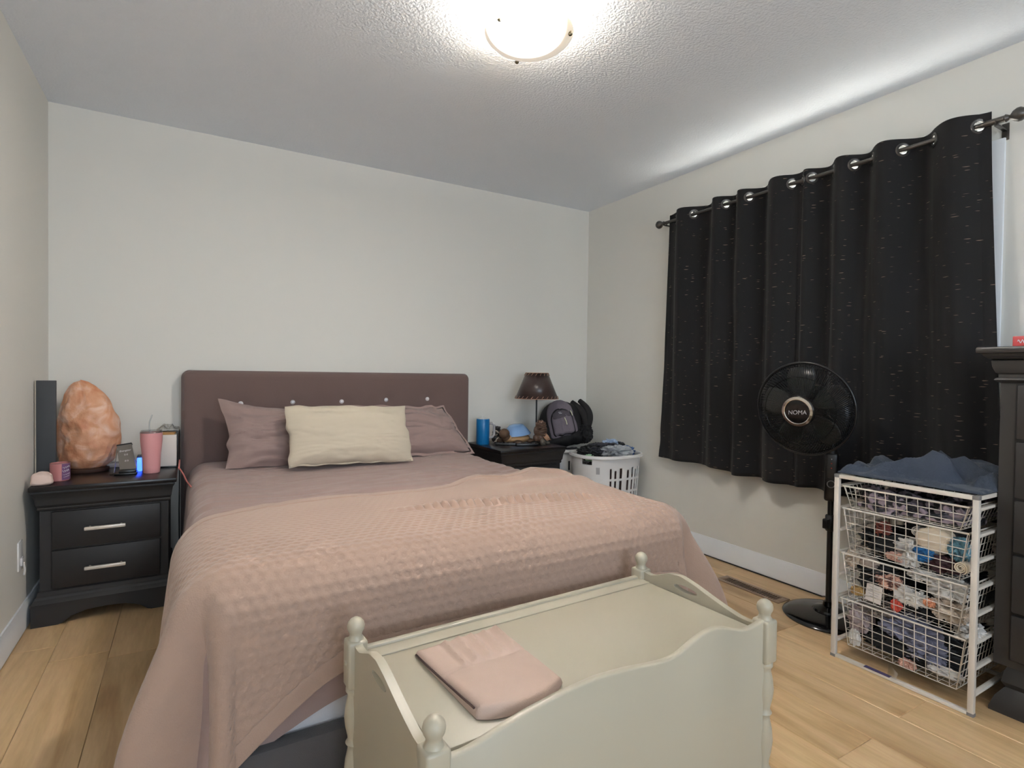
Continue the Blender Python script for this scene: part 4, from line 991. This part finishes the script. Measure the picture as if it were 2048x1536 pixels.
put('neck', G().tube([(FX, FY, 0.76), (FX, FY, 0.83), (FX, FY+0.002, 0.88), (bk_.x, bk_.y, bk_.z-0.03)], [0.022, 0.022, 0.024, 0.03], 14), 'black_plastic', fa)
g = G().tube([(FX+0.02, FY+0.02, 0.58), (FX+0.04, FY+0.03, 0.30), (FX+0.10, FY+0.05, 0.06), (3.375, -1.98, 0.008), (3.38, -1.4, 0.006), (3.38, -1.0, 0.006)], 0.0035, 8)
put('power_cord', g, 'black_cable', fa)
#@@END_FAN

#@@VENT
fv = thing('floor_vent', 'brown metal floor register beside the right wall baseboard', 'vent', (3.15, -1.74, 0))
vx0, vx1, vy0, vy1 = 3.108, 3.206, -1.918, -1.545
put('vent_frame', G().box((vx0, vy0, 0), (vx0+0.022, vy1, 0.005), 0.0015).box((vx1-0.022, vy0, 0), (vx1, vy1, 0.005), 0.0015).box((vx0+0.02, vy0, 0), (vx1-0.02, vy0+0.03, 0.005), 0.0015).box((vx0+0.02, vy1-0.03, 0), (vx1-0.02, vy1, 0.005), 0.0015), 'vent_brown', fv)
put('vent_opening', G().box((vx0+0.02, vy0+0.028, 0.0002), (vx1-0.02, vy1-0.028, 0.0012)), 'vent_hole', fv, smooth=False)
s0 = None
for k in range(24):
    y = vy0+0.036+k*(vy1-vy0-0.072)/23
    if s0 is None: s0 = put('slat', G().box((vx0+0.021, -0.0018, 0.001), (vx1-0.021, 0.0018, 0.0045)).xf(Matrix.Translation((-3.15, 0, 0))), 'vent_brown', fv, world=False, smooth=False); o = s0
    else: o = s0.copy(); COL.objects.link(o)
    o.location = (0, y+1.74, 0)
#@@END_VENT

#@@RACK
rk = thing('basket_rack', 'white metal rack of four wire drawers filled with clothes beside the tall dresser', 'rack', (3.08, -2.56, 0))
RX0, RX1, RY0, RY1 = 2.832, 3.245, -2.797, -2.329
ps = 0.018
for px in (RX0, RX1-ps):
    for py in (RY0, RY1-ps):
        po = put('post', G().box((px, py, 0.006), (px+ps, py+ps, 0.722), 0.002), 'white_wire', rk)
        put('end_cap', G().box((px-0.001, py-0.001, 0.0), (px+ps+0.001, py+ps+0.001, 0.012), 0.002).box((px-0.001, py-0.001, 0.719), (px+ps+0.001, py+ps+0.001, 0.733), 0.002), 'grey_cap', po)
for px in (RX0, RX1-ps):
    put('cross_bar', G().box((px, RY0+ps, 0.717), (px+ps, RY1-ps, 0.732), 0.002), 'white_wire', rk)
put('cross_bar', G().box((RX0, RY0+ps, 0.001), (RX0+0.02, RY1-ps, 0.012), 0.002), 'white_wire', rk)
put('cross_bar', G().box((RX1-0.02, RY0+ps, 0.001), (RX1, RY1-ps, 0.012), 0.002), 'white_wire', rk)
for py in (RY0, RY1-ps):
    put('top_rail', G().box((RX0+ps, py, 0.717), (RX1-ps, py+ps, 0.732), 0.002), 'white_wire', rk)
LV = [0.692, 0.604, 0.516, 0.426, 0.338, 0.246, 0.160, 0.072]
for z in LV:
    for py in (RY0+0.004, RY1-0.020):
        put('runner', G().box((RX0+ps, py, z-0.012), (RX1-ps, py+0.016, z-0.002), 0.002), 'white_wire', rk)
def basket(zt, zb, nh):
    y0, y1, x0_, x1_ = RY0+0.030, RY1-0.030, RX0+0.012, RX1-0.012
    b = put('basket', G().tube([(x0_, y0, zt), (x1_, y0, zt), (x1_, y1, zt), (x0_, y1, zt)], 0.0036, 8, closed=True), 'white_wire', rk)
    b['label'] = 'pull out wire basket'
    ins = 0.010
    xa, xb, ya_, yb_ = x0_+ins, x1_-ins, y0+ins, y1-ins
    ch_ = min(0.03, (zt-zb)*0.35); r = 0.0016; g = G()
    for k in range(12):
        y = ya_+(yb_-ya_)*k/11; e = 0.022 if k in (0, 11) else 0.0
        if k in (0, 11): y = y0+0.002 if k == 0 else y1-0.002
        g.tube([(x0_, y, zt), (xa, ya_+(yb_-ya_)*k/11+(0.016 if k == 0 else -0.016 if k == 11 else 0), zb), (xb, ya_+(yb_-ya_)*k/11+(0.016 if k == 0 else -0.016 if k == 11 else 0), zb), (x1_, y, zt)], r, 5)
    for k in range(14):
        x = xa+(xb-xa)*k/13
        g.tube([(x, y0, zt), (x, ya_+0.016, zb), (x, yb_-0.016, zb), (x, y1, zt)], r, 5)
    for k in range(1, nh+1):
        t_ = k/nh; z = zt+(zb-zt)*t_; i = ins*t_; jj = (ins+0.016)*t_
        g.tube([(x0_+i, y0+jj, z), (x1_-i, y0+jj, z), (x1_-i, y1-jj, z), (x0_+i, y1-jj, z)], r, 5, closed=True)
    w = put('wire_mesh', g, 'white_wire', b, ang=80); w['kind'] = 'stuff'
basket(0.688, 0.606, 3); basket(0.600, 0.434, 6); basket(0.422, 0.252, 6); basket(0.242, 0.062, 6)
put('paper_tag', G().box((RX0-0.001, -2.545, 0.0125), (RX0+0.018, -2.455, 0.0135)), 'violet_tag', rk, smooth=False)
put('clear_film', G().grid(np.array([[(RX0+0.006+0.012*a, -2.535-0.03*b, 0.0135+0.045*a*(1-b*0.6)) for a in np.linspace(0, 1, 5)] for b in np.linspace(0, 1, 6)])), 'clear_plastic', rk)

def lump(c, sz, seed, fold=0.5, freq=2.0, p=0.8, nu=100, nv=66):
    ph = np.linspace(0, 2*PI, nu, endpoint=False); th = np.linspace(0, PI, nv); PH, TH = np.meshgrid(ph, th, indexing='ij')
    dx, dy, dz = np.sin(TH)*np.cos(PH), np.sin(TH)*np.sin(PH), -np.cos(TH)
    se = lambda q: np.sign(q)*np.abs(q)**p
    rs = np.random.RandomState(seed); a = rs.rand(3)*6.28
    wx, wy, wz = dx+0.5*vn(dx*2, dy*2, dz*2, seed+1), dy+0.5*vn(dx*2, dy*2, dz*2, seed+2), dz+0.5*vn(dx*2, dy*2, dz*2, seed+3)
    R_ = np.array(Euler(a).to_matrix()); q = np.stack([wx, wy, wz], -1) @ R_
    rd = 0
    for o_, am in ((1, 0.68), (2.1, 0.32)):
        nn_ = vn(q[..., 0]*freq*2.0*o_, q[..., 1]*freq*0.6*o_, q[..., 2]*freq*0.8*o_, seed+5+int(o_*3))
        rd = rd + am*(1-2*np.sqrt(nn_**2+0.012))
    k = 1+fold*(rd-0.62)+0.18*fbm(dx*1.7, dy*1.7, dz*1.7, seed+9, 2)
    return np.stack([c[0]+sz[0]*se(dx)*k, c[1]+sz[1]*se(dy)*k, c[2]+sz[2]*se(dz)*k], -1)
def garment(name, label, cat, m, c, sz, seed, fold=0.5, freq=2.0, group=None, **k):
    if RX0 < c[0] < RX1 and RY0 < c[1] < RY1: sz = tuple(q*1.16 for q in sz); c = (max(c[0]-0.006, RX0+0.030), c[1], c[2])
    o = put(name, G().grid(lump(c, sz, seed, fold, freq, **k), cu=True), m, ang=70)
    return tag(o, label, cat, group)
def roll(name, label, cat, m, c, ax_, r, ln, turns=2.2):
    g = G(); n = 48; P = []
    ax_ = Vector(ax_).normalized(); a = ax_.orthogonal().normalized(); b = ax_.cross(a)
    for k in range(n):
        q = turns*2*PI*k/n; rr = r*(0.25+0.75*k/(n-1))
        P.append([tuple(Vector(c)+ax_*s_+a*rr*math.cos(q)+b*rr*math.sin(q)) for s_ in (-ln/2, 0, ln/2)])
    o = put(name, g.grid(np.array(P)), m); sm = o.modifiers.new('thickness', 'SOLIDIFY'); sm.thickness = r*0.16; sm.offset = 0
    return tag(o, label, cat)

# top drawer: chunky leopard throw of thick loops
rs = random.Random(3); g = G()
for k in range(34):
    y = -2.735+0.345*rs.random(); x = 2.872+0.32*rs.random()**1.6; z = 0.622+0.050*rs.random(); a = rs.random()*6.28; R1 = 0.022+0.02*rs.random()
    g.tube([(x+0.5*R1*math.cos(q)*math.cos(a), y+R1*math.cos(q)*1.3*math.sin(a+1.2)+R1*0.7*math.sin(q), z+0.016*math.sin(q+a)) for q in np.linspace(0, 2*PI, 14, endpoint=False)], 0.010, 8, closed=True)
g.box((2.875, -2.735, 0.612), (3.21, -2.395, 0.628), 0.006)
o = put('knit_throw', g, 'lilac_leopard'); tag(o, 'chunky black and lilac throw stuffed in the shallow top drawer', 'throw')

# second drawer
garment('black_shirt', 'black shirt with folds piled at left in the second drawer', 'shirt', 'cl_black', (2.965, -2.475, 0.487), (0.075, 0.075, 0.045), 1, 0.6)
garment('rust_scarf', 'rust red scarf scrap on the black shirt in the second drawer', 'scarf', 'cl_rust', (2.915, -2.478, 0.533), (0.03, 0.02, 0.026), 2, 0.8, 2.5)
garment('striped_shirt', 'white striped shirt folded in the middle of the second drawer', 'shirt', 'stripe_white', (2.905, -2.568, 0.474), (0.035, 0.044, 0.042), 3, 0.7, 1.6)
garment('pink_sock', 'pale pink sock at the bottom front of the second drawer', 'sock', 'cl_pink', (2.885, -2.538, 0.452), (0.016, 0.028, 0.015), 4, 0.6)
garment('black_trousers', 'black trousers behind the cream cup in the second drawer', 'trousers', 'cl_black', (3.075, -2.605, 0.508), (0.115, 0.115, 0.058), 5, 0.35, p=0.6)
P = lump((2.905, -2.652, 0.540), (0.035, 0.062, 0.047), 6, 0.0, 1.0, 0.95); o = put('bra_cup', G().grid(P, cu=True), 'cl_cream'); tag(o, 'smooth cream molded bra cup standing in the second drawer', 'bra')
roll('rolled_cloth', 'cream rolled cloth with a loop left of the bra cup', 'cloth', 'cl_white', (2.93, -2.588, 0.555), (1, 0.1, 0), 0.018, 0.05)
garment('blue_cloth', 'bright blue cloth under the bra cup in the second drawer', 'cloth', 'cl_blue', (2.89, -2.622, 0.484), (0.018, 0.032, 0.022), 7, 0.8)
garment('teal_shirt', 'pale teal shirt at right end of the second drawer', 'shirt', 'cl_teal', (2.90, -2.727, 0.530), (0.03, 0.026, 0.034), 8, 0.7)
garment('maroon_shirt', 'dark maroon shirt at the lower right of the second drawer', 'shirt', 'cl_maroon', (2.90, -2.688, 0.464), (0.034, 0.052, 0.026), 9, 0.6)
roll('rolled_towel', 'cream rolled towel against the right post of the second drawer', 'towel', 'cl_cream', (2.868, -2.745, 0.478), (1, 0, 0), 0.020, 0.04, 2.6)
roll('white_roll', 'white rolled sock behind the rust scarf', 'sock', 'cl_white', (3.0, -2.55, 0.548), (1, 0.3, 0), 0.012, 0.05, 1.8)

# third drawer
garment('grey_cup', 'grey bra cup at upper left of the third drawer', 'bra', 'cl_taupe', (2.905, -2.432, 0.398), (0.025, 0.030, 0.022), 11, 0.05, 1, p=0.95)
garment('taupe_bra', 'light taupe bra at the left corner of the third drawer', 'bra', 'cl_beige', (2.88, -2.386, 0.402), (0.02, 0.022, 0.028), 12, 0.5)
garment('black_leggings', 'black leggings across the upper third drawer', 'leggings', 'cl_black', (3.01, -2.47, 0.345), (0.12, 0.088, 0.055), 13, 0.5)
garment('lace_shirt', 'pink lace shirt in the middle of the third drawer', 'shirt', 'pink_lace', (2.888, -2.512, 0.350), (0.020, 0.038, 0.024), 14, 0.7, 2.5)
tg = thing('paper_label', 'cream printed card label at left of third drawer', 'label', (2.868, -2.468, 0.28))
cm_ = Matrix.Translation((2.8655, -2.468, 0.292)) @ Matrix.Rotation(0.10, 4, 'X')
put('card', G().box((0, -0.029, -0.034), (0.0012, 0.027, 0.034)).xf(cm_), 'tissue_box', tg, smooth=False)
g = G()
for k, (z, hw) in enumerate(((0.022, .018), (0.013, .014), (0.004, .02), (-0.005, .017), (-0.014, .012))): g.box((-0.0004, -hw, z-0.0008), (0, hw, z+0.0008))
put('print_lines', g.xf(cm_), 'light_grey', tg, smooth=False)
garment('mustard_sock', 'mustard sock in the left corner of the third drawer', 'sock', 'cl_mustard', (2.88, -2.408, 0.280), (0.018, 0.022, 0.014), 15, 0.3)
garment('red_sock', 'red sock at the bottom front of the third drawer', 'sock', 'cl_red', (2.878, -2.545, 0.272), (0.012, 0.016, 0.020), 16, 0.4)
garment('white_camisole', 'white camisole hanging across the middle of the third drawer', 'camisole', 'cl_white', (2.885, -2.590, 0.318), (0.018, 0.048, 0.028), 17, 0.8, 2.2)
garment('black_shorts', 'black shorts at the bottom middle of the third drawer', 'shorts', 'cl_black', (2.95, -2.61, 0.287), (0.06, 0.09, 0.030), 18, 0.5)
garment('white_bralette', 'white ruffled bralette spilling over the rim of the third drawer', 'bra', 'cl_white', (2.89, -2.632, 0.408), (0.022, 0.045, 0.016), 19, 0.9, 2.6)
garment('white_blouse', 'white blouse bunched at upper right of the third drawer', 'blouse', 'cl_white', (2.905, -2.698, 0.382), (0.034, 0.050, 0.034), 20, 0.7, 2.4)
garment('beige_cardigan', 'beige cardigan bunched at lower right of the third drawer', 'cardigan', 'cl_beige', (2.90, -2.700, 0.312), (0.030, 0.048, 0.036), 21, 0.8, 2.6)
garment('orange_scrunchie', 'pale orange scrunchie beside the beige cardigan', 'scrunchie', 'cl_orange', (2.874, -2.652, 0.322), (0.010, 0.016, 0.013), 22, 0.6)
garment('black_jumper', 'black jumper at the back of the third drawer', 'jumper', 'cl_black', (3.085, -2.57, 0.338), (0.105, 0.15, 0.066), 23, 0.35, p=0.55)

# bottom drawer
garment('mauve_hoodie', 'greyish mauve hoodie at left of the bottom drawer', 'hoodie', 'cl_mauve', (2.905, -2.410, 0.170), (0.035, 0.036, 0.045), 24, 0.7)
garment('grey_shirt', 'pale grey shirt lying over the rim of the bottom drawer', 'shirt', 'cl_taupe', (2.92, -2.465, 0.222), (0.05, 0.06, 0.018), 25, 0.7)
garment('slate_shirt', 'slate blue shirt crumpled in the middle of the bottom drawer', 'shirt', 'cl_slate', (2.915, -2.578, 0.190), (0.045, 0.085, 0.045), 26, 0.9, 1.8)
garment('slate_trousers', 'slate blue trousers under the crumpled slate shirt', 'trousers', 'cl_slate', (2.895, -2.635, 0.138), (0.030, 0.055, 0.040), 27, 0.8, 2.2)
garment('black_dress', 'black dress along the bottom of the lowest drawer', 'dress', 'cl_black', (2.98, -2.56, 0.105), (0.10, 0.16, 0.038), 28, 0.4)
garment('black_skirt', 'black skirt at the back right of the bottom drawer', 'skirt', 'cl_black', (3.075, -2.57, 0.148), (0.115, 0.15, 0.066), 29, 0.35, p=0.55)
garment('white_tag_cloth', 'white cloth poking through the lower left of the bottom drawer', 'cloth', 'cl_white', (2.876, -2.402, 0.092), (0.010, 0.018, 0.028), 30, 0.4)
garment('pink_bow', 'white and pink bow poking under the bottom drawer', 'bow', 'cl_pink', (2.872, -2.588, 0.075), (0.010, 0.024, 0.014), 31, 0.9, 2.6)
garment('lace_strap', 'white lace sock at lower right of the bottom drawer', 'sock', 'cl_white', (2.876, -2.700, 0.098), (0.014, 0.044, 0.014), 32, 0.7)
garment('white_tissue', 'white sheer scarf hanging over right rim of the bottom drawer', 'scarf', 'cl_white', (2.93, -2.752, 0.248), (0.05, 0.034, 0.026), 33, 0.7)
# navy fleece heaped on the rack top
n, m_ = 110, 80
A, B = np.meshgrid(np.linspace(0, 1, n), np.linspace(0, 1, m_), indexing='ij')
xx = 2.85+0.39*B; yy = -2.325-0.475*A
hgt = (0.012+0.075*sstep(0.0, 0.55, A)*(1-0.25*sstep(0.8, 1, A))*sstep(0.02, 0.38, B)+0.03*sstep(0, 0.3, B)*(1-sstep(0.05, 0.2, A)))
wv = ridge(A*1.6+0.5*vn(A*3, B*3, 0, 2), B*3.4+0.9*vn(A*2, B*2, 0, 3), 0, 51, 2)
zz_ = 0.737+np.maximum(0.004, hgt*(0.75+0.5*fbm(A*3, B*3, 0, 13))+0.075*(wv-0.55)*sstep(0, 0.12, B)*sstep(0, 0.06, 1-B))
eg = np.minimum(np.minimum(A, 1-A)*0.475, np.minimum(B, 1-B)*0.46); zz_ = 0.737+(zz_-0.737)*np.sqrt(np.clip(eg/0.02, 0, 1))
xx = xx+0.008*vn(A*9, 0, 0, 5)*(B < 0.1); 
g = G().grid(np.stack([xx, yy, zz_], -1)).grid(np.stack([xx, yy, np.full_like(xx, 0.7355)], -1))
o = put('navy_blanket', g, 'navy_fleece', ang=70); tag(o, 'dusty navy fleece blanket heaped on top of the wire drawer rack', 'blanket')
#@@END_RACK

#@@LAUNDRY
def laundry_basket(c, rx, ry, h, label, ex=2.6):
    t = thing('laundry_basket', label, 'laundry basket', (c[0], c[1], 0), 0, 'white laundry baskets')
    nt_, nz_ = 200, 76
    th = np.linspace(0, 2*PI, nt_, endpoint=False); zz = np.linspace(0.004, h, nz_)
    def pt(a, z, off=0.0):
        s_ = 0.84+0.16*(z/h); se = lambda q: math.copysign(abs(q)**(2/ex), q)
        return (c[0]+(rx*s_+off)*se(math.cos(a)), c[1]+(ry*s_+off)*se(math.sin(a)), z)
    P = np.array([[pt(a, z) for z in zz] for a in th]); fs = []
    for i in range(nt_):
        a = math.degrees((th[i]+PI/nt_) % (2*PI))
        for j in range(nz_-1):
            z = (zz[j]+zz[j+1])/2; hole = False
            inslot = (246 <= a <= 328) or (66 <= a <= 148)
            if inslot:
                q = (a-(246 if a > 180 else 66))/9.0; col = int(q); f = q-col
                if f < 0.56:
                    top_ = h-0.075-0.014*(col % 2)
                    for (u_, v_) in ((top_, h-0.142), (h-0.160, h-0.225), (h-0.243, h-0.31), (h-0.328, h-0.40), (h-0.418, h-0.49)):
                        if v_ < z < u_: hole = True
            if (186 <= a <= 208 or 6 <= a <= 28) and h-0.055 < z < h-0.018: hole = True
            if not hole: fs.append((i*nz_+j, ((i+1) % nt_)*nz_+j, ((i+1) % nt_)*nz_+j+1, i*nz_+j+1))
    g = G().add(P.reshape(-1, 3).tolist(), fs)
    b = put('basket_wall', g, 'white_plastic', t); sm = b.modifiers.new('thickness', 'SOLIDIFY'); sm.thickness = 0.003; sm.offset = -1
    put('basket_base', G().add([pt(a, 0.004) for a in th], [tuple(range(nt_))]), 'white_plastic', t)
    rim = [pt(a, h, 0.006) for a in th[::2]]
    g = G().tube(rim, 0.009, 10, closed=True); g.tube([(x, y, z-0.008) for x, y, z in [pt(a, h, 0.010) for a in th[::2]]], 0.007, 8, closed=True)
    put('rim', g, 'white_plastic', t)
    return t, pt
bt, pt = laundry_basket((3.115, -0.60), 0.236, 0.195, 0.572, 'white laundry basket heaped with grey clothes in the corner')
lab = G().grid(np.array([[pt(math.radians(a), z, 0.0012) for z in (0.46, 0.505)] for a in np.linspace(218, 226, 6)])); put('sticker', lab, 'light_grey', bt)
laundry_basket((3.098, -0.205), 0.245, 0.155, 0.565, 'white laundry basket under the backpack beside the right nightstand')
garment('brown_towel', 'brown towel seen through the slots of the front laundry basket', 'towel', 'cl_brown', (3.125, -0.60, 0.33), (0.185, 0.14, 0.20), 40, 0.25, p=0.6)
garment('black_hoodie', 'black hoodie bunched on left of the front laundry basket', 'hoodie', 'cl_black', (3.04, -0.545, 0.575), (0.11, 0.085, 0.055), 41, 0.6)
garment('charcoal_shirt', 'charcoal shirt behind the pale grey shirt in the laundry basket', 'shirt', 'cl_charcoal', (3.12, -0.56, 0.595), (0.12, 0.08, 0.05), 42, 0.6)
garment('grey_tshirt', 'pale grey shirt draped over front rim of the laundry basket', 'shirt', 'cl_lightgrey', (3.155, -0.665, 0.585), (0.115, 0.075, 0.046), 43, 0.8, 2.0)
garment('pale_blue_shirt', 'pale blue shirt folded at the back of the laundry basket', 'shirt', 'cl_paleblue', (3.21, -0.53, 0.628), (0.06, 0.045, 0.030), 44, 0.7)
garment('denim_jeans', 'blue denim at the right end of the laundry basket', 'jeans', 'cl_denim', (3.285, -0.63, 0.585), (0.045, 0.06, 0.032), 45, 0.7)
garment('black_vest', 'black vest lying over the back right rim of the laundry basket', 'vest', 'cl_black', (3.27, -0.53, 0.612), (0.08, 0.035, 0.026), 46, 0.7)
garment('mint_cloth', 'small mint green cloth by the handle of the laundry basket', 'cloth', 'cl_mint', (2.945, -0.63, 0.555), (0.03, 0.03, 0.025), 47, 0.7)
garment('grey_trousers', 'dark grey trousers filling the basket beneath the backpack', 'trousers', 'cl_charcoal', (3.098, -0.205, 0.45), (0.17, 0.10, 0.105), 48, 0.3, p=0.6)

# backpack
bp = thing('backpack', 'black and grey backpack leaning in the corner on a laundry basket', 'backpack', (3.055, -0.215, 0.578))
Mp = Matrix.Translation((3.055, -0.215, 0.578)) @ Matrix.Scale(0.87, 4) @ Matrix.Rotation(-0.50, 4, 'Z') @ Matrix.Rotation(-0.20, 4, 'Y') @ Matrix.Rotation(-0.30, 4, 'X')
def shell(w, h, d, z0, off, n=60, m_=60, wob=0.0, seed=0, bot=0.12, topf=0.5):
    u = np.linspace(-1, 1, n); v = np.linspace(0, 1, m_); A, B = np.meshgrid(u, v, indexing='ij')
    hw = w*(1-np.clip((B-topf)/(1-topf), 0, 1)**2.4)**0.5*(1-0.18*np.clip((bot-B)/bot, 0, 1)**2)
    prof = np.maximum(0, 1-np.abs(A)**3.0)**0.5*np.maximum(0, 1-np.clip((B-0.6)/0.4, 0, 1)**2.6)**0.5*(1-np.clip((0.12-B)/0.12, 0, 1)**2.2)**0.5
    Y = -off*(prof > -1) - d*prof*(1+wob*fbm(A*2, B*3, 0, seed))
    return np.stack([A*hw, Y, z0+h*B+0.006*vn(A*3, B*3, 0, seed+2)], -1)
g = G().grid(shell(0.185, 0.40, 0.13, 0, 0, wob=0.15, seed=4)).grid(shell(0.185, 0.40, -0.075, 0, 0, wob=0.1, seed=7))
put('pack_body', g.xf(Mp), 'pack_black', bp, ang=60)
g = G().grid(shell(0.125, 0.335, 0.055, 0.055, 0.092, wob=0.15, seed=5)); put('front_panel', g.xf(Mp), 'pack_grey', bp, ang=60)
g = G().grid(shell(0.098, 0.245, 0.040, 0.070, 0.126, wob=0.2, seed=6)); put('pocket_gusset', g.xf(Mp), 'pack_black', bp, ang=60)
g = G().grid(shell(0.090, 0.225, 0.035, 0.075, 0.138, wob=0.2, seed=6)); put('front_pocket', g.xf(Mp), 'pack_grey', bp, ang=60)
g = G().grid(shell(0.075, 0.075, 0.018, 0.215, 0.158, wob=0.2, seed=8)); put('pocket_flap', g.xf(Mp), 'pack_dark', bp, ang=60)
def pull(a, b): return G().tube([Mp @ Vector(a), Mp @ Vector(((a[0]+b[0])/2+.002, (a[1]+b[1])/2-.006, (a[2]+b[2])/2)), Mp @ Vector(b)], 0.004, 6)
for a, b in (((0.02, -0.185, 0.212), (0.028, -0.188, 0.150)), ((0.085, -0.150, 0.27), (0.092, -0.155, 0.225)), ((-0.165, -0.10, 0.10), (-0.160, -0.115, 0.04)), ((-0.195, -0.06, 0.06), (-0.19, -0.08, 0.0))):
    put('zip_pull', pull(a, b), 'zip_pull', bp)
put('logo_patch', G().tube([Mp @ Vector(q) for q in ((-0.022, -0.181, 0.268), (0.0, -0.181, 0.266), (-0.018, -0.181, 0.256), (0.006, -0.181, 0.254))], 0.0028, 5), 'white_print', bp)
g = G()
for sx, ph in ((0.16, 0.0), (0.20, 0.4)):
    g2 = [Mp @ Vector((sx-0.03+0.075*math.sin(q*1.1+ph), -0.02-0.05*math.sin(q), 0.37-0.125*q)) for q in np.linspace(0, 2.7, 24)]
    put('shoulder_strap', G().tube(g2, [0.018+0.012*math.sin(PI*k/23) for k in range(24)], 10), 'pack_black', bp)
put('grab_loop', G().tube([Mp @ Vector((0.03*math.cos(q), 0.03, 0.392+0.022*math.sin(q))) for q in np.linspace(0, PI, 12)], 0.006, 6), 'pack_black', bp)
put('side_pouch', G().grid(lump(tuple(Mp @ Vector((0.175, -0.06, 0.07))), (0.06, 0.06, 0.075), 61, 0.3), cu=True), 'pack_black', bp)
#@@END_LAUNDRY
